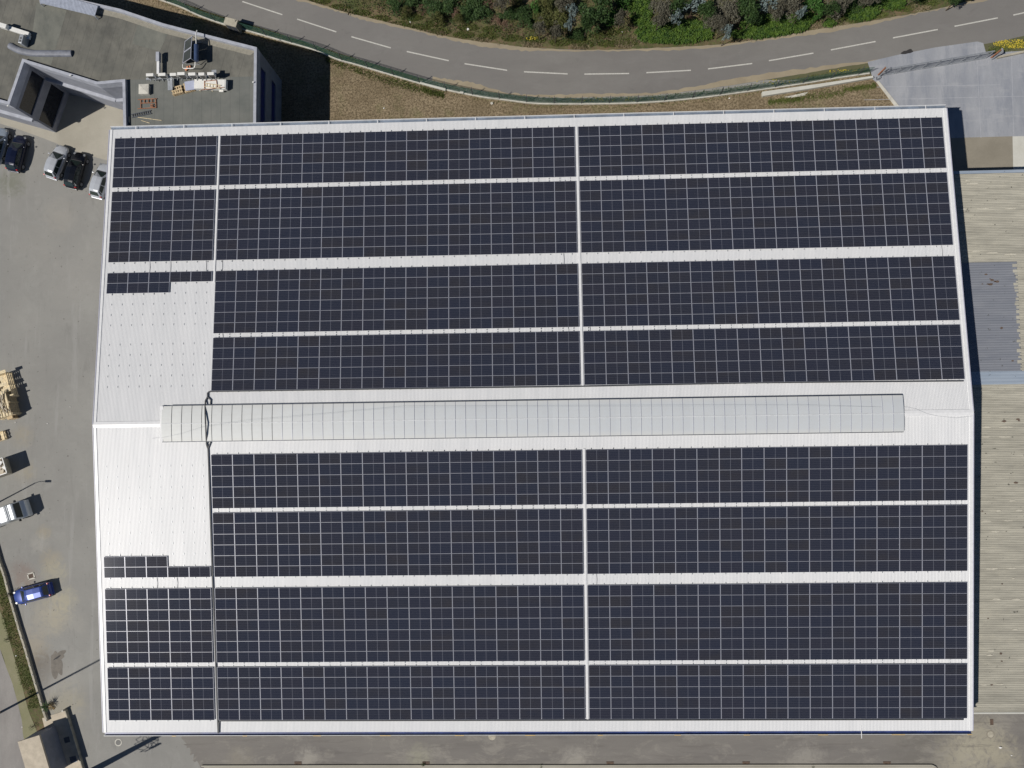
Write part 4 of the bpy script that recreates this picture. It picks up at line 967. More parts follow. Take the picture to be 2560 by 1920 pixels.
# ------------------------------------------------------------------ cars
def car_meshes(L, Wd, H, hood, trunk_len, kind='hatch'):
    """a car body lofted from cross sections; +x is forward"""
    hl = L / 2; st = []
    #       x, half width, z shoulder
    zs = .92 if kind != 'wagon' else .96
    st = [(-hl, .62, .70), (-hl + .08, .84, zs - .06), (-hl + .35, .95, zs + .02), (-hl * .5, 1, zs + .03), (0, 1, zs), (hl * .32, .99, zs - .03), (hl * .62, .97, zs - .10), (hl - .32, .88, zs - .22), (hl - .07, .70, zs - .32), (hl, .45, .50)]
    b = MB(); ring = []
    for x, w_, z in st:
        hw = Wd / 2 * w_; ring.append([(x, -hw * .86, .24), (x, -hw, .42), (x, -hw, z - .22), (x, -hw * .93, z - .04), (x, -hw * .5, z + .02), (x, 0, z + .035), (x, hw * .5, z + .02), (x, hw * .93, z - .04), (x, hw, z - .22), (x, hw, .42), (x, hw * .86, .24)])
    n = 11
    for r_ in ring: b.v += r_
    for i in range(len(ring) - 1):
        for j in range(n):
            a, c = i * n + j, i * n + (j + 1) % n; b.f.append((a, a + n, c + n, c)); b.m.append(0); b.uv.append([(0, 0)] * 4)
    b.f.append(tuple(range(n))); b.f.append(tuple((len(ring) - 1) * n + j for j in range(n - 1, -1, -1))); b.m += [0, 0]; b.uv += [[(0, 0)] * n] * 2
    body = b
    # cabin: windscreen base xa, roof front xb, roof rear xc, rear base xd
    xa, xb, xc, xd = hl - hood, hl - hood - .78, -hl + trunk_len + .42, -hl + trunk_len
    zb, zt, wb, wt = zs - .03, H - .03, Wd / 2 * .90, Wd / 2 * .66
    cab = MB()
    low = [(xa, zb - .03, wb * .92), (xb - .0, zb, wb), (0.5 * (xb + xc), zb + .02, wb), (xc, zb + .02, wb * .98), (xd, zb + .02, wb * .86)]
    top = [(xb + .0, zt - .05, wt * .93), (xb - .25, zt, wt), (0.5 * (xb + xc), zt + .03, wt), (xc + .2, zt - .01, wt * .97), (xc, zt - .06, wt * .9)]
    for (x, z, w_) in low: cab.v += [(x, -w_, z), (x, w_, z)]
    for (x, z, w_) in top: cab.v += [(x, -w_, z - .02), (x, 0, z + .05), (x, w_, z - .02)]
    T = lambda i, j: 10 + 3 * i + j
    for i in range(4):
        cab.f += [(2 * i, T(i, 0), T(i + 1, 0), 2 * i + 2), (2 * i + 1, 2 * i + 3, T(i + 1, 2), T(i, 2)), (T(i, 0), T(i, 1), T(i + 1, 1), T(i + 1, 0)), (T(i, 1), T(i, 2), T(i + 1, 2), T(i + 1, 1))]
    cab.f += [(0, 1, T(0, 2), T(0, 1), T(0, 0)), (9, 8, T(4, 0), T(4, 1), T(4, 2))]
    cab.m = [0] * len(cab.f); cab.uv = [[(0, 0)] * len(f) for f in cab.f]
    def lerp(a, c, t): return tuple(a[i] + (c[i] - a[i]) * t for i in range(3))
    def patch(a, c, d, e, u0, u1, v0, v1, off):   # a,c base; e,d top
        P_ = lambda u, v: Vector(lerp(lerp(a, c, u), lerp(e, d, u), v)); n_ = (Vector(c) - Vector(a)).cross(Vector(e) - Vector(a)).normalized() * off
        return [P_(u0, v0) + n_, P_(u1, v0) + n_, P_(u1, v1) + n_, P_(u0, v1) + n_]
    V = cab.v
    ws = MB().face(patch(V[0], V[1], V[T(0, 2)], V[T(0, 0)], .05, .95, .06, .93, .012)); rw = MB().face(patch(V[9], V[8], V[T(4, 0)], V[T(4, 2)], .08, .92, .12, .9, .012))
    sides = []
    for s in (0, 1):
        m_ = MB(); lo = [V[2 * i + s] for i in range(5)]; hi = [V[T(i, 0 if s == 0 else 2)] for i in range(5)]
        sg = -1 if s == 0 else 1
        for (i, j, u0, u1) in ((0, 1, .45, 1.0), (1, 2, 0, .93), (2, 3, .03, .96), (3, 4, .1, .55)):
            q = [lerp(lo[i], lo[j], u0), lerp(lo[i], lo[j], u1), lerp(hi[i], hi[j], u1), lerp(hi[i], hi[j], u0)]
            pts = [lerp(q[0], q[3], .10), lerp(q[1], q[2], .10), lerp(q[1], q[2], .86), lerp(q[0], q[3], .86)]
            m_.face([(x, y + sg * .012, z + .006) for x, y, z in pts])
        sides.append(m_)
    return body, cab, ws, rw, sides, (xa, xb, xc, xd, zs)
def wheel(parent, x, y, r=.31, wd=.2):
    s = 1 if y > 0 else -1; b = MB(); b.tube([(x, y - wd / 2, r), (x, y + wd / 2, r)], r, 20); t_ = b.build('tyre', M['tyre'], parent)
    b = MB(); b.tube([(x, y + s * (wd / 2 - .03), r), (x, y + s * (wd / 2 + .012), r)], r * .62, 16); b.build('rim', M['rim'], t_)
def car(u, v, rz, paint, lab, L=4.15, Wd=1.76, H=1.47, hood=1.05, trunk=.12, grp=None, zc=.7, rough_=.22, rackc=None, coln=None):
    p = at(u, v, zc); e = empty('parked_car', (p.x, p.y, 0), rz); tag(e, lab, 'car', grp)
    body, cab, ws, rw, sides, (xa, xb, xc, xd, zs) = car_meshes(L, Wd, H, hood, trunk)
    mt = carpaint('car_paint', paint, rough_)
    body.build('body', mt, e, smooth=True, sub=1); cab.build('cabin', mt, e, smooth=False, bevel=.05)
    ws.build('windscreen', M['glass'], e); rw.build('rear_window', M['glass'], e)
    for s_ in sides: s_.build('side_window', M['glass'], e)
    for sx in (L / 2 - .80, -L / 2 + .75):
        for sy in (-1, 1): wheel(e, sx, sy * (Wd / 2 - .10))
    for sy in (-1, 1):
        b = MB(); b.box((L / 2 - .26, sy * (Wd / 2 - .30), zs - .27), (.26, .24, .08), -sy * .5); b.build('headlight', M['lens'], e, bevel=.03)
        b = MB(); b.box((-L / 2 + .17, sy * (Wd / 2 - .24), zs - .06), (.14, .2, .22), sy * .4); b.build('tail_light', M['red'], e, bevel=.03)
        b = MB(); b.box((xa - .35, sy * (Wd / 2 + .07), zs + .05), (.12, .20, .13)); b.build('mirror', mt, e, bevel=.03)
    b = MB(); b.box((-L / 2 + .02, 0, .42), (.16, Wd * .78, .22)); b.build('bumper', mt, e, bevel=.05)
    b = MB(); b.box((xa - .02, 0, zs - .02), (.10, Wd * .72, .02)); b.build('wiper', M['rubber'], e)
    return e
SIL = (.40, .42, .46)
G_ = 'cars parked in a row by the office forecourt'
car(-6, 362, R_(77), (.27, .32, .38), 'silver blue car cut by the left border of the photo', grp=G_)
car(41, 382, R_(78), (.006, .009, .028), 'dark navy hatchback parked second from the left border', grp=G_, L=4.3, H=1.44)
car(141, 404, R_(70), (.48, .50, .53), 'silver hatchback parked left of the black car in the row', grp=G_, L=4.0, H=1.50)
car(188, 425, R_(76), (.006, .007, .010), 'black estate car parked right of the silver hatchback', grp=G_, L=4.3, H=1.46)
car(252, 451, R_(74), (.50, .52, .55), 'silver car partly hidden under the warehouse roof edge', grp=G_, L=4.1, H=1.50)
car(80, 1484, R_(194), (.025, .055, .24), 'bright blue estate car parked against the low boundary wall', L=4.45, Wd=1.78, H=1.50, hood=1.15, rough_=.34)
# white van with roof rack, nose to the right
p = at(33, 1281, 1.2); rz = R_(18.5); e = empty('delivery_van', (p.x - 1.15 * math.cos(rz), p.y - 1.15 * math.sin(rz), 0), rz); tag(e, 'white delivery van with dark roof bars cut by the left border', 'van')
mt = carpaint('van_paint', (.62, .66, .68), .3)
L, Wd = 5.3, 1.95; b = MB(); prof = [(-2.6, .35), (-2.62, 1.2), (-2.52, 2.16), (-2.3, 2.25), (1.82, 2.25), (1.98, 2.18), (2.24, 1.34), (2.60, 1.10), (2.66, .80), (2.66, .35)]
hwf = lambda x, z: Wd / 2 * (.90 if z > 1.9 else 1.0) * (.93 if x > 2.3 else 1)
for x, z in prof: b.v += [(x, -hwf(x, z), z), (x, hwf(x, z), z)]
for i in range(len(prof)): j = (i + 1) % len(prof); b.f.append((2 * i, 2 * i + 1, 2 * j + 1, 2 * j)); b.m.append(0); b.uv.append([(0, 0)] * 4)
b.f += [tuple(2 * i for i in range(len(prof) - 1, -1, -1)), tuple(2 * i + 1 for i in range(len(prof)))]; b.m += [0, 0]; b.uv += [[(0, 0)] * len(prof)] * 2
b.build('body', mt, e, bevel=.05)
b = MB(); b.face([(2.005, -.78, 2.10), (2.22, -.86, 1.40), (2.22, .86, 1.40), (2.005, .78, 2.10)]); b.build('windscreen', M['glass'], e).location.x = .035
for sy in (-1, 1):
    b = MB(); b.face([(.75, sy * .985, 1.3), (1.85, sy * .985, 1.3), (1.55, sy * .965, 1.86), (.75, sy * .965, 1.86)][::sy]); b.build('side_window', M['glass'], e)
    b = MB(); b.box((1.80, sy * 1.10, 1.4), (.14, .24, .28)); b.build('mirror', M['rubber'], e, bevel=.03)
    b = MB(); b.box((2.52, sy * .72, .78), (.22, .34, .2)); b.build('headlight', M['lens'], e, bevel=.03)
    for sx in (1.75, -1.6): wheel(e, sx, sy * .88, .34, .22)
    b = MB(); b.box((-.5, sy * .82, 2.33), (3.5, .04, .04)); b.build('roof_rail', M['dsteel'], e)
for x in (1.35, 1.12, .1, -.12, -1.2, -2.0): b = MB(); b.box((x, 0, 2.34), (.07, 1.75, .05)); b.build('roof_bar', M['dsteel'], e)
# ------------------------------------------------------------------ timber stacks and the skip at the left border
def crate(u, v, z, rz, lx, ly, h, lab, mt, name='wooden_crate', fill=True):
    p = at(u, v, z); e = empty(name, (p.x, p.y, 0), rz); tag(e, lab, 'crate')
    for sx in (-1, 1):
        b = MB()
        for k in range(max(2, int(h / .28))): zz = .12 + k * .28; b.box((sx * lx / 2, 0, zz), (.03, ly, .18))
        for k in (-1, 0, 1): b.box((sx * (lx / 2 + .03), k * (ly / 2 - .08), h / 2), (.05, .10, h))
        b.build('side', mt, e)
    for sy in (-1, 1):
        b = MB()
        for k in range(max(2, int(h / .28))): zz = .12 + k * .28; b.box((0, sy * ly / 2, zz), (lx, .03, .18))
        b.build('end', mt, e)
    b = MB(); b.box((0, 0, .06), (lx, ly, .06)); b.build('base', mt, e)
    return e
e = crate(-6, 968, 1.3, R_(17), 2.3, 2.9, 1.25, 'large open timber crate at the left border above the plank stack', M['palewood'])
b = MB(); rr = random.Random(2)
for k in range(5): b.box((rr.uniform(.1, 1.0), -1.3 + k * .7, 1.28 + k * .004), (rr.uniform(.5, 1.1), rr.uniform(.12, .6), .03), rr.uniform(-.06, .06))
b.build('top_boards', M['palewood'], e)
e = empty('plank_stack', (*A2(-3, 1012, 1.7), 0), R_(17)); tag(e, 'tall stack of loose pale planks and pallets at the left border', 'planks')
for k in range(9):
    b = MB()
    for j in range(6): b.box((-.95 + j * .36 + rr.uniform(-.03, .03), 0, .1 + k * .18), (.24, 2.9, .035))
    for j in (-1.3, 0, 1.3): b.box((0, j, .03 + k * .18), (2.2, .1, .09))
    b.build('pallet_layer', M['palewood'], e)
b = MB()
for k in range(26): b.box((rr.uniform(-.85, .8), rr.uniform(-.9, .9), 1.66 + rr.uniform(0, .16)), (rr.uniform(.05, .12), rr.uniform(.5, 1.7), .03), rr.gauss(0, .22))
b.build('loose_planks', M['beige'], e)
e = empty('crate_row', (*A2(24, 1015, .6), 0), R_(17)); tag(e, 'dark timber rack standing along the right side of the plank stack', 'rack')
b = MB()
for z in (.25, .65, 1.05): b.box((0, 0, z), (.62, 3.1, .04))
b.build('shelf', M['wood'], e)
for y in (-1.5, -.5, .5, 1.5): b = MB(); b.box((0, y, .55), (.62, .06, 1.1)); b.build('upright', M['wood'], e)
crate(-3, 1091, .6, R_(17), 1.0, 1.0, .55, 'small timber crate at the left border below the plank stack', M['palewood'])
# open steel skip with rubbish
e = empty('waste_skip', (*A2(-14, 1172, 1.75), 0), R_(18)); tag(e, 'tall open grey skip of rubbish at the left border', 'skip')
lx, ly, h = 2.4, 1.75, 1.75
b = MB(); t_ = .05

for sy in (-1, 1): b.hexa([(-lx / 2, sy * ly / 2 - .025, 0), (lx / 2 - .68, sy * ly / 2 - .025, 0), (lx / 2 - .68, sy * ly / 2 + .025, 0), (-lx / 2, sy * ly / 2 + .025, 0), (-lx / 2, sy * ly / 2 - .025, h), (lx / 2, sy * ly / 2 - .025, h), (lx / 2, sy * ly / 2 + .025, h), (-lx / 2, sy * ly / 2 + .025, h)])
b.hexa([(lx / 2 - .72, -ly / 2, 0), (lx / 2 - .66, -ly / 2, 0), (lx / 2 - .66, ly / 2, 0), (lx / 2 - .72, ly / 2, 0), (lx / 2 - .05, -ly / 2, h), (lx / 2, -ly / 2, h), (lx / 2, ly / 2, h), (lx / 2 - .05, ly / 2, h)]); b.box((-lx / 2, 0, h / 2), (t_, ly - t_, h)); b.box((-.36, 0, .1), (lx - .8, ly - .1, .1)); b.build('body', M['concrete'], e)
b = MB()
for a, c in (((-lx / 2, ly / 2), (lx / 2, ly / 2)), ((lx / 2, ly / 2), (lx / 2, -ly / 2)), ((lx / 2, -ly / 2), (-lx / 2, -ly / 2)), ((-lx / 2, -ly / 2), (-lx / 2, ly / 2))): b.bar((*a, h), (*c, h), .09, .08)
b.build('rim', M['white'], e)
b = MB(); b.box((-.12, 0, 1.3), (lx - .45, ly - .1, .3)); 
for k in range(10): b.box((rr.uniform(-1, 1), rr.uniform(-.6, .6), 1.5), (rr.uniform(.2, .6), rr.uniform(.1, .4), rr.uniform(.05, .18)), rr.uniform(0, 3), tilt=Matrix.Rotation(rr.uniform(-.4, .4), 3, 'X'))
b.build('rubbish', M['beige'], e)
b = MB()
for k in range(5): b.box((rr.uniform(.0, 1), rr.uniform(-.6, .6), 1.58), (.45, .3, .12), rr.uniform(0, 3), tilt=Matrix.Rotation(rr.uniform(-.4, .4), 3, 'Y'))
b.build('white_bags', M['white'], e, bevel=.04)
# ------------------------------------------------------------------ lamp, pole and mast whose shadows fall into the picture
sx_, sy_ = math.cos(SUN_AZ) / math.tan(SUN_EL), math.sin(SUN_AZ) / math.tan(SUN_EL)
H = 7.6; tip = at(126, 1203, 0); base = Vector((tip.x - sx_ * H, tip.y - sy_ * H, 0)) - Vector((1.3, -.05, 0))
e = empty('street_lamp', base); tag(e, 'tall street lamp whose arm shadow falls beside the white van', 'street lamp')
b = MB(); b.tube([(0, 0, 0), (0, 0, H - .6)], .085, 10, r2=.055); b.build('pole', M['steel'], e)
b = MB(); b.tube([(0, 0, H - .65), (.15, .0, H - .2), (.8, -.03, H)], .035, 8); b.build('arm', M['steel'], e); b = MB(); b.box((1.05, -.04, H), (.68, .26, .10)); b.build('lamp_head', M['steel'], e, bevel=.03)
H = 15.5; tip = at(262, 1643, 0); base = Vector((tip.x - sx_ * H, tip.y - sy_ * H, 0))
e = empty('utility_pole', base); tag(e, 'tall utility pole whose long thin shadow crosses the low boundary wall', 'pole'); b = MB(); b.tube([(0, 0, 0), (0, 0, H)], .13, 12, r2=.08); b.build('shaft', M['concrete'], e)
H = 12.0; tip = at(402, 1836, 0); base = Vector((tip.x - sx_ * H, tip.y - sy_ * H, 0))
e = empty('antenna_mast', base); tag(e, 'thick antenna mast whose dark shadow reaches the warehouse south west corner', 'mast'); b = MB(); b.tube([(0, 0, 0), (0, 0, H)], .36, 16, r2=.22); b.build('shaft', M['steel'], e)
b = MB()
for k in range(10):
    a = k * .63; b.bar((.3 * math.cos(a), .3 * math.sin(a), H - 1.6), (.9 * math.cos(a), .9 * math.sin(a), H - 1.5), .05, .05); b.bar((.9 * math.cos(a), .9 * math.sin(a), H - 1.5), (.9 * math.cos(a + .63), .9 * math.sin(a + .63), H - 1.5), .05, .05)
    b.bar((.9 * math.cos(a), .9 * math.sin(a), H - 2.7), (.9 * math.cos(a + .63), .9 * math.sin(a + .63), H - 2.1), .04, .04); b.bar((.9 * math.cos(a), .9 * math.sin(a), H - 1.5), (.9 * math.cos(a), .9 * math.sin(a), H - 2.7), .04, .04)
b.build('platform', M['dsteel'], e)
for k in range(3): a = .5 + k * 2.1; b = MB(); b.box((.95 * math.cos(a), .95 * math.sin(a), H - .7), (.12, .3, 1.3), a); b.build('antenna', M['white'], e)
# ------------------------------------------------------------------ gatehouse and its pad
ZG = 2.8; roofq = [A2(u, v, ZG) for u, v in ((44, 1854.6), (98, 1838), (131, 1948), (76, 1966))]
e = empty('gatehouse', (roofq[0][0], roofq[0][1], 0)); tag(e, 'small beige flat roofed gatehouse in the lower left corner', 'gatehouse'); o_ = roofq[0]; rq = [(p[0] - o_[0], p[1] - o_[1]) for p in roofq]
b = MB(); b.prism(rq, ZG - .22, ZG); b.build('roof', M['beige'], e, bevel=.02); b = MB(); b.prism(inset(rq, .12), 0, ZG - .22); b.build('wall', M['officewall'], e)
padq = px([(106, 1795), (164, 1776.5), (203, 1915), (225, 1990), (150, 2010), (112, 1818)])
b = MB(); b.prism(padq, .005, .055); tag(b.build('gatehouse_pad', M['beige']), kind='structure')
for u, v, s_, lab in ((168, 1849, .62, 'dark square floor grate in the gatehouse shadow, upper one'), (184, 1898, .72, 'dark square floor grate in the gatehouse shadow, lower one')):
    x, y = A2(u, v); b = MB(); b.box((x, y, .062), (s_, s_, .02), R_(15)); 
    for k in range(5): b.box((x, y, .078), (s_ * .9, .03, .012), R_(15))
    tag(b.build('floor_grate', M['dsteel']), lab, 'grate')
b = MB(); q = px([(168, 1772), (190, 1844), (212, 1920), (228, 1975)])
for i in range(3): b.bar((*q[i], .22), (*q[i + 1], .22), .12, .42)
tag(b.build('low_wall', M['concrete'], bevel=.01), 'low brown wall edging the gatehouse pad on the right', 'wall')
e = empty('bollard', (*A2(165, 1772), 0)); tag(e, 'short post at the upper end of the low gatehouse wall', 'post'); b = MB(); b.tube([(0, 0, 0), (0, 0, .6)], .09, 10); b.build('shaft', M['concrete'], e); b = MB(); b.tube([(0, 0, .6), (0, 0, .63)], .11, 10); b.build('cap', M['palecon'], e)
# ------------------------------------------------------------------ boundary wall on the west side
e = empty('boundary_wall', (*WL[4], 0)); tag(e, 'long low boundary wall between the grass strip and the yard', 'wall'); o_ = WL[4]
b = MB()
for i in range(len(WL) - 1): b.bar((WL[i][0] - o_[0], WL[i][1] - o_[1], .19), (WL[i + 1][0] - o_[0], WL[i + 1][1] - o_[1], .19), .22, .38)
b.build('wall', M['concrete'], e)
pbm = MB().box((0, 0, .40), (.18, .10, .05)).mesh('post_base', M['whitec'])
for p, d in walk(WL, 1.05): o = mesh_obj('post_base', pbm, e, (p.x - o_[0], p.y - o_[1], 0)); o.rotation_euler.z = math.atan2(d.y, d.x)
#PART5
# ------------------------------------------------------------------ vegetation
def leaves(b, c, rad, n, size, rnd, flat=.5, shell=.35):
    for i in range(n):
        t = rnd.uniform(0, 2 * math.pi); zz = rnd.uniform(-.5, 1); s = math.sqrt(max(0, 1 - zz * zz)); k = rnd.uniform(shell, 1) ** .5
        p = Vector((c[0] + rad[0] * s * math.cos(t) * k, c[1] + rad[1] * s * math.sin(t) * k, c[2] + rad[2] * zz * k))
        n_ = Vector((rnd.gauss(0, 1), rnd.gauss(0, 1), abs(rnd.gauss(0, 1)) + flat)).normalized(); a = n_.orthogonal().normalized(); a = Matrix.Rotation(rnd.uniform(0, 6.28), 3, n_) @ a; c2 = n_.cross(a)
        L = size * rnd.uniform(.6, 1.35); W2 = L * .36
        b.face([p - a * L / 2, p + c2 * W2 / 2 - a * L * .05, p + a * L / 2, p - c2 * W2 / 2 - a * L * .05])
def tree_mesh(seed, n, size, lumps, kind):
    rnd = random.Random(seed); b = MB(); tr = MB(); H0 = {'tree': 1.0, 'shrub': .35}[kind]
    tr.tube([(0, 0, 0), (rnd.uniform(-.05, .05), rnd.uniform(-.05, .05), H0)], .05, 7, r2=.03)
    for k in range(lumps):
        a = rnd.uniform(0, 6.28); rr_ = rnd.uniform(.0, .72) if k else 0; z = H0 + rnd.uniform(-.15, .5) * (1.2 - rr_); c = (rr_ * math.cos(a), rr_ * math.sin(a), z)
        tr.tube([(0, 0, H0 * .75), (c[0] * .5, c[1] * .5, z * .8), c], .025, 5, r2=.008)
        r = rnd.uniform(.22, .42); leaves(b, c, (r, r, r * .75), n // lumps, size, rnd)
    return b, tr
LM = {}
def plant_type(key, seed, n, size, lumps, kind, mat): b, tr = tree_mesh(seed, n, size, lumps, kind); LM[key] = [(b.mesh('crown', mat), tr.mesh('trunk', M['bark']))]; b, tr = tree_mesh(seed + 50, n, size, lumps, kind); LM[key].append((b.mesh('crown', mat), tr.mesh('trunk', M['bark'])))
plant_type('dark', 1, 1500, .13, 14, 'shrub', M['lf_dark']); plant_type('olive', 2, 1900, .10, 16, 'shrub', M['lf_olive']); plant_type('grey', 3, 1700, .11, 15, 'tree', M['lf_grey'])
plant_type('blue', 4, 500, .19, 10, 'tree', M['lf_blue']); plant_type('bright', 5, 800, .17, 10, 'shrub', M['lf_bright']); plant_type('dtree', 6, 1800, .13, 15, 'tree', M['lf_dark'])
plant_type('brown', 7, 900, .12, 9, 'shrub', M['lf_brown'])
DN = [((a[0] + c[0]) / 2) for a, c in dash[:14]]
desc = dict(dark='dark green shrub', olive='olive green bush', grey='grey brown tree', blue='blue grey eucalyptus sapling', bright='bright green broadleaf bush', dtree='dark shady tree', brown='rusty dead bracken clump')
nm = dict(dark='shrub', olive='bush', grey='tree', blue='eucalyptus', bright='broadleaf_bush', dtree='tree', brown='bracken')
cat = dict(dark='shrub', olive='bush', grey='tree', blue='tree', bright='bush', dtree='tree', brown='bracken')
plants = [(985, 6, 20, 'dark'), (1012, 26, 13, 'olive'), (1035, -2, 25, 'dark'), (1060, 22, 14, 'brown'), (1085, 12, 24, 'dark'), (1095, 38, 15, 'olive'), (1125, 2, 24, 'dark'), (1128, 28, 13, 'brown'), (1150, 40, 15, 'olive'), (1175, 8, 28, 'dark'), (1166, 30, 16, 'dark'), (1200, 30, 20, 'dark'), (1226, 12, 14, 'brown'), (1252, 6, 16, 'grey'),
          (1268, 30, 18, 'dark'), (1245, 48, 12, 'brown'), (1300, 28, 24, 'dark'), (1290, 2, 18, 'olive'), (1318, 52, 18, 'dark'), (1336, 14, 17, 'bright'), (1268, 62, 11, 'brown'), (1360, 40, 24, 'olive'), (1366, 8, 22, 'olive'), (1398, 40, 30, 'olive'), (1350, 68, 15, 'grey'), (1390, 76, 15, 'grey'), (1402, -2, 24, 'grey'), (1430, 26, 13, 'blue'), (1424, 58, 10, 'blue'), (1440, 82, 14, 'dark'),
          (1478, 30, 32, 'dtree'), (1466, 62, 18, 'dtree'), (1505, -2, 24, 'dtree'), (1525, 34, 17, 'bright'), (1552, 44, 17, 'grey'), (1552, 2, 20, 'bright'), (1580, 24, 12, 'brown'), (1655, 22, 26, 'grey'), (1648, 50, 16, 'grey'), (1692, 42, 11, 'blue'), (1738, 6, 18, 'blue'), (1702, 8, 22, 'dtree'), (1722, 42, 9, 'brown'), (1765, 22, 22, 'dtree'),
          (1790, 52, 22, 'grey'), (1822, 22, 34, 'grey'), (1806, 66, 17, 'grey'), (1820, 82, 12, 'blue'), (1866, 18, 28, 'dtree'), (1880, 44, 16, 'dtree'), (1918, 6, 18, 'blue'), (1948, 18, 24, 'grey'), (1985, 10, 22, 'grey'), (2004, 30, 10, 'blue'), (2036, 10, 22, 'bright'), (2050, 34, 14, 'bright'), (2082, 24, 18, 'dtree'), (2106, 6, 24, 'grey'), (2140, 6, 18, 'dark'), (2178, -6, 18, 'grey'), (2300, -22, 20, 'dtree'), (2402, -10, 16, 'dtree')]
seen_l = {}; rnd = random.Random(11)
for (u, v, r, k) in plants:
    hk = {'dark': .9, 'olive': 1.3, 'grey': 2.6, 'blue': 2.8, 'bright': 1.4, 'dtree': 2.8, 'brown': .5}[k]; m = r * .044 * rnd.uniform(1.35, 1.95)
    p = at(u, v, hk); e = empty(nm[k], (p.x, p.y, 0), rnd.uniform(0, 6.28))
    di = min(range(14), key=lambda i: abs(DN[i] - u)); row = 'at the top border' if v < 16 else ('midway up the bank' if v < 45 else 'near the road edge')
    side = '' ; lab = '%s %s above the %s road dash from left' % (desc[k], row, ORD(di + 1))
    if lab in seen_l: lab = lab.replace(desc[k], 'another ' + desc[k]) if seen_l[lab] == 1 else lab.replace(desc[k], 'smaller ' + desc[k]); seen_l[lab] = 1
    else: seen_l[lab] = 1
    tag(e, lab, cat[k], 'plants on the roadside bank')
    cr, tr = LM[k][rnd.randrange(2)]; zz = hk / (1.2 if k in ('grey', 'blue', 'dtree') else .75)
    for me, nme in ((cr, 'crown'), (tr, 'trunk')): o = mesh_obj(nme, me, e); o.scale = (m, m, zz if nme == 'trunk' else zz)
# fern bed, grass, dry stalks, woodland beyond
def inpoly(x, y, poly):
    c = False; j = len(poly) - 1
    for i in range(len(poly)):
        if (poly[i][1] > y) != (poly[j][1] > y) and x < (poly[j][0] - poly[i][0]) * (y - poly[i][1]) / (poly[j][1] - poly[i][1]) + poly[i][0]: c = not c
        j = i
    return c
def scatter(ells, n, fn, seed):
    rnd = random.Random(seed); tot = sum(e_[2] * e_[3] for e_ in ells)
    for (u, v, ru, rv) in ells:
        for i in range(int(n * ru * rv / tot)):
            a = rnd.uniform(0, 6.28); k = math.sqrt(rnd.random()); x, y = A2(u + ru * k * math.cos(a), v + rv * k * math.sin(a)); fn(x, y, rnd)
roadpoly = s_edge + n_edge[::-1]
fb_ = MB()
def fern(x, y, rnd, b=fb_):
    if inpoly(x, y, roadpoly): return
    h = rnd.uniform(.25, .7)
    for k in range(4):
        a = rnd.uniform(0, 6.28); L = rnd.uniform(.22, .42); d = Vector((math.cos(a), math.sin(a), 0)); s = Vector((-d.y, d.x, 0)) * rnd.uniform(.035, .07); p = Vector((x, y, h * rnd.uniform(.4, 1)))
        q = p + d * L * .55 + Vector((0, 0, .08)); t_ = p + d * L - Vector((0, 0, .10)); b.face([p, q + s, t_, q - s])
scatter([(1685, 82, 95, 28), (1600, 30, 28, 36), (1630, 95, 35, 12), (1935, 66, 85, 24), (1890, 88, 70, 10), (2000, 50, 35, 16), (2150, 32, 45, 20), (2225, 10, 36, 16), (2072, 60, 14, 8), (1760, 90, 20, 12)], 5200, fern, 5)
tag(fb_.build('fern_bed', M['lf_fern']), 'bright green ferns filling the roadside bank', 'ferns', None, 'stuff')
for nme_, mt_, sd_, cnt in (('scrub', 'lf_dark', 61, 5200), ('scrub', 'lf_olive', 62, 6500), ('dead_scrub', 'lf_brown', 63, 3000)):
    ub = MB(); ur = random.Random(sd_)
    for k in range(cnt):
        u_, v_ = ur.uniform(850, 2420), ur.uniform(-40, 112); x, y = A2(u_, v_)
        if inpoly(x, y, roadpoly): continue
        near_ = A2(u_, v_ + 15); 
        if inpoly(near_[0], near_[1], roadpoly) and ur.random() < .8: continue
        if math.sin(x * .9 + sd_) * math.sin(y * 1.1 + x * .35 + sd_ * 2) < -.1: continue
        leaves(ub, (x, y, .1), (.28, .28, .38), 5, .17, ur)
    tag(ub.build(nme_, M[mt_]), {'lf_dark': 'low dark green scrub covering the roadside bank', 'lf_olive': 'low olive green scrub between the bank shrubs', 'lf_brown': 'low dead brown scrub patches on the bank'}[mt_], 'scrub', None, 'stuff')
gb = MB()
def blade(x, y, rnd, b=gb, h0=.10, h1=.28, wd=.03):
    if inpoly(x, y, roadpoly): return
    h = rnd.uniform(h0, h1); a = rnd.uniform(0, 6.28); d = Vector((math.cos(a), math.sin(a), 0)) * rnd.uniform(.04, .16); s = Vector((-math.sin(a), math.cos(a), 0)) * wd
    b.face([(x - s.x, y - s.y, .01), (x + s.x, y + s.y, .01), (x + d.x, y + d.y, h)])
scatter([(u, v, 28, 9) for u, v in ((850, 20), (900, 34), (950, 48), (1000, 62), (1050, 70), (1100, 80), (1160, 88), (1220, 92), (1280, 96), (1340, 100), (1400, 108), (1460, 112), (1520, 110), (1570, 106), (1500, 90), (1540, 80), (1440, 100), (2080, 55), (2130, 52), (2190, 38), (2260, 22), (2320, 8), (2380, -4), (1170, 70), (1230, 74), (1090, 60), (1030, 45), (800, 4), (2110, 40))], 15000, blade, 6)
rnd = random.Random(8)
for p, d in walk(fence_w, .03):                   # green fringe on both sides of the road fence
    nrm = Vector((-d.y, d.x))
    for k in range(2): q = p + nrm * (rnd.uniform(.12, .75) if rnd.random() < .8 else -rnd.uniform(.1, .5)); blade(q.x, q.y, rnd)
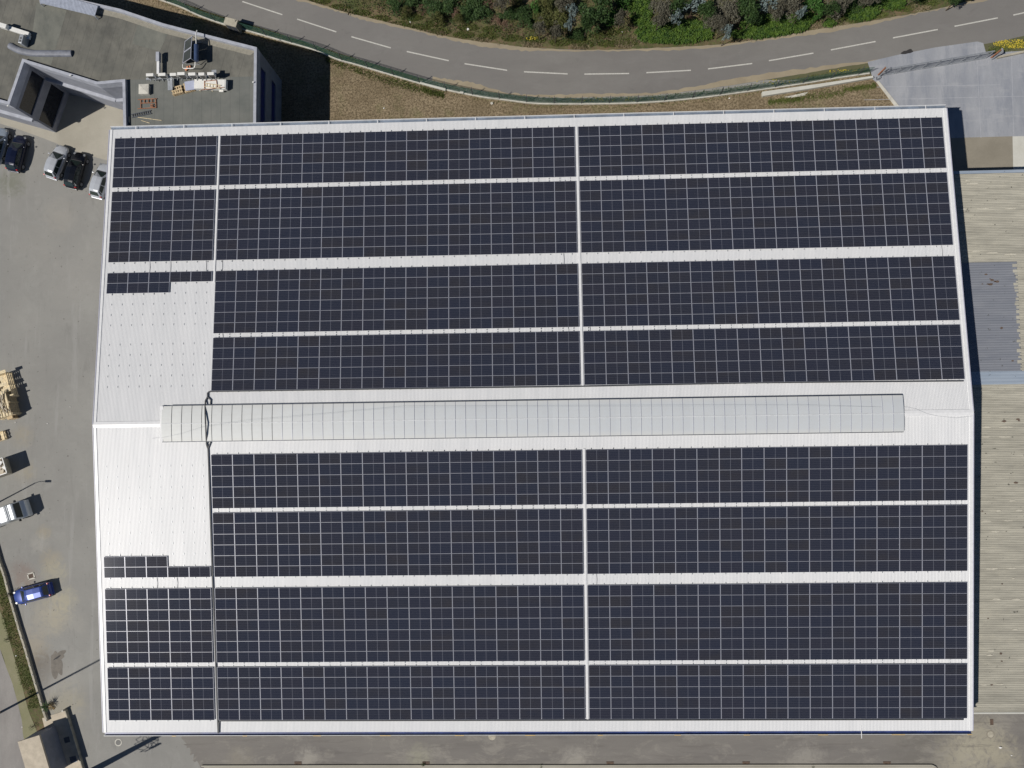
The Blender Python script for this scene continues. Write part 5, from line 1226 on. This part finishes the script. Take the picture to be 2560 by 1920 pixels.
for u0, v0, u1, v1, w0 in ((815, 150, 960, 200, 12), (960, 200, 1060, 226, 14), (1060, 226, 1110, 240, 10), (1990, 248, 2110, 232, 14), (2110, 225, 2190, 215, 8), (1920, 255, 2000, 250, 8)):
    for k in range(900):
        f = rnd.random(); x, y = A2(u0 + (u1 - u0) * f, v0 + (v1 - v0) * f + rnd.gauss(0, w0 * .45)); blade(x, y, rnd)
for k in range(5200):                              # west strip
    i = rnd.randrange(4, len(WL) - 1); f = rnd.random(); a = Vector(WL[i - 1]).lerp(Vector(WL[i]), f); q = a - Vector((rnd.uniform(.2, 1.9), 0)) ; 
    if math.sin(q.y * 1.3) + math.sin(q.x * 2.1 + q.y * .7) > -.5: blade(q.x, q.y, rnd, gb, .06, .18)
for k in range(1600): f = rnd.random(); x, y = A2(2470 + 140 * f, 128 - 30 * f + rnd.gauss(0, 5)); blade(x, y, rnd)
tag(gb.build('grass', M['lf_grass']), 'green grass along the verges and fences', 'grass', None, 'stuff')
db = MB()
fieldq = px([(715, 145), (980, 205), (1180, 245), (1480, 264), (1900, 232), (2190, 210), (2230, 262), (1400, 300), (700, 320)])
xs_ = [q[0] for q in fieldq]; ys_ = [q[1] for q in fieldq]
for k in range(26000):
    x, y = rnd.uniform(min(xs_), max(xs_)), rnd.uniform(min(ys_), max(ys_))
    if inpoly(x, y, fieldq): blade(x, y, rnd, db, .04, .16, .02)
scatter([(u, v, 26, 9) for u, v in ((860, 32), (980, 64), (1090, 86), (1200, 104), (1330, 114), (1450, 118), (1560, 112), (1600, 100), (1110, 30), (1240, 55), (1280, 70), (1020, 25), (1370, 92), (2100, 62), (1860, 100), (2050, 68), (2300, 20))], 9000, lambda x, y, r_: blade(x, y, r_, db), 16)
tag(db.build('dry_grass', M['lf_dry']), 'dry straw coloured grass on the field and bank', 'dry grass', None, 'stuff')
yb_ = MB()
def flower(x, y, rnd, b=yb_):
    if inpoly(x, y, roadpoly): return
    s = rnd.uniform(.025, .055); z = rnd.uniform(.12, .3); b.face([(x - s, y - s, z), (x + s, y - s, z), (x + s, y + s, z), (x - s, y + s, z)])
for u, v, ru, rv, n in ((2530, 112, 50, 11, 300), (2100, 180, 45, 5, 28), (1950, 206, 60, 5, 26), (1480, 252, 60, 4, 30), (1590, 250, 60, 4, 22), (1330, 98, 14, 5, 25)): scatter([(u, v, ru, rv)], n, flower, int(u))
tag(yb_.build('yellow_flowers', M['flower']), 'yellow flowers dotted along the grass verges', 'flowers', None, 'stuff')
wb = MB(); rnd = random.Random(31)
for k in range(46):
    u = rnd.uniform(700, 2500); vv = rnd.uniform(-420, -60); p = at(u, vv, 0); r = rnd.uniform(1.2, 2.4)
    for j in range(4): leaves(wb, (p.x + rnd.uniform(-r, r), p.y + rnd.uniform(-r, r), rnd.uniform(2.0, 3.6)), (r * .8, r * .8, r * .8), 170, .34, rnd)
tag(wb.build('woodland', M['lf_dark']), 'dark woodland continuing beyond the bank above the road', 'woodland', None, 'stuff')
# palm like plant and a bare shrub at the boundary wall
e = empty('spiky_plant', (*A2(124, 1760), 0)); tag(e, 'spiky dark plant beside the wall end near the gatehouse', 'plant')
b = MB()
for k in range(46):
    a = rnd.uniform(0, 6.28); el_ = rnd.uniform(.1, 1.3); L = rnd.uniform(.5, .95); d = Vector((math.cos(a) * math.cos(el_), math.sin(a) * math.cos(el_), math.sin(el_))); s = Vector((-math.sin(a), math.cos(a), 0)) * .03; o3 = Vector((0, 0, .55))
    b.face([o3, o3 + d * L * .5 + s, o3 + d * L - Vector((0, 0, .15)), o3 + d * L * .5 - s])
b.build('leaves', M['lf_dark'], e); b = MB(); b.tube([(0, 0, 0), (.03, 0, .58)], .07, 8); b.build('trunk', M['bark'], e)
b = MB()
for k in range(22): a = rnd.uniform(0, 6.28); d = Vector((math.cos(a), math.sin(a), 0)); b.face([Vector((.25, -.2, .03)), Vector((.25, -.2, .1)) + d * .3 + Vector((0, 0, .1)), Vector((.25, -.2, .02)) + d * .55 + Vector((-d.y, d.x, 0)) * .05])
b.build('dry_leaves', M['palewood'], e)
def twig(u, v, r, h, lab, mt='bark', n=26, leafy=None):
    e = empty('small_shrub', (*A2(u, v), 0)); tag(e, lab, 'shrub'); b = MB()
    for k in range(n):
        a = rnd.uniform(0, 6.28); p = Vector((math.cos(a) * r * rnd.uniform(.3, 1), math.sin(a) * r * rnd.uniform(.3, 1), h * rnd.uniform(.5, 1))); b.tube([(0, 0, 0), p * .5 + Vector((0, 0, .1)), p], .012, 4, r2=.005)
    b.build('twigs', M[mt], e)
    b = MB(); leaves(b, (0, 0, h * .6), (r, r, h * .4), 120, .07, rnd); b.build('leaves', M[leafy or 'lf_dark'], e)
twig(31, 1484, .45, 1.2, 'bare dark sapling growing at the wall beside the blue car nose')
twig(21, 1598, .3, .5, 'small dark bush on the grass strip left of the puddle', n=12)
twig(78, 1730, .3, .4, 'dark clump on the grass strip under the thin pole shadow', n=12)
twig(1058, 1909, .22, .3, 'small weed beside a drain grate left of the round manhole', n=10)
twig(84, 1815, .35, .6, 'dark bush beside the beige pad above the gatehouse', n=12)
twig(1353, 1914, .2, .2, 'tiny weed on the kerb below the middle of the lane', n=8); twig(2032, 1914, .2, .2, 'tiny weed on the kerb in the right part of the lane', n=8)
# litter and small stones
lit = [(960, 271, .16, 'white scrap of paper on the dry field by the building shadow', 'litter', 'litter'), (1025, 56, .2, 'white litter scrap high on the bank left', 'litter', 'litter'), (1170, 74, .3, 'thin white strip of litter on the bank above the road', 'litter', 'litter'), (1555, 80, .18, 'white litter lump on the grass between dark tree and ferns', 'litter', 'litter'), (1823, 246, .16, 'white scrap on the dry verge below the road fence', 'litter', 'litter'), (1230, 259, .35, 'pale broken block lying on the field below the fence', 'palecon', 'stone'),
       (176, 1017, .10, 'tiny white scrap on the yard right of the planks', 'litter', 'litter'), (119, 1059, .12, 'tiny white scrap on the yard below the planks', 'litter', 'litter'), (39, 1056, .12, 'tiny white scrap at the corner of the plank stack', 'litter', 'litter'), (2500, 1868, .28, 'white powdery lump on the ground near the lower right corner', 'litter', 'litter'), (2528, 1888, .14, 'small white scrap nearest the lower right corner', 'litter', 'litter'), (41, 1639, .14, 'small white stone on the grass strip left of the puddle', 'litter', 'stone'), (56, 1817, .12, 'small white stone on grass above the gatehouse', 'litter', 'stone'), (1622, 263, .25, 'dark stump on the field strip below the fence', 'bark', 'stump'), (1310, 262, .18, 'dark clod on the field strip below the fence', 'bark', 'clod')]
for u, v, s_, lab, mt, nme in lit:
    x, y = A2(u, v); b = MB(); n = 7; pts_ = [(x + s_ * .6 * math.cos(6.28 * i / n) * rnd.uniform(.5, 1.2), y + s_ * .45 * math.sin(6.28 * i / n) * rnd.uniform(.5, 1.2)) for i in range(n)]
    b.prism(pts_, .0, .04 + s_ * .3); tag(b.build(nme, M[mt], bevel=.01), lab, nme)
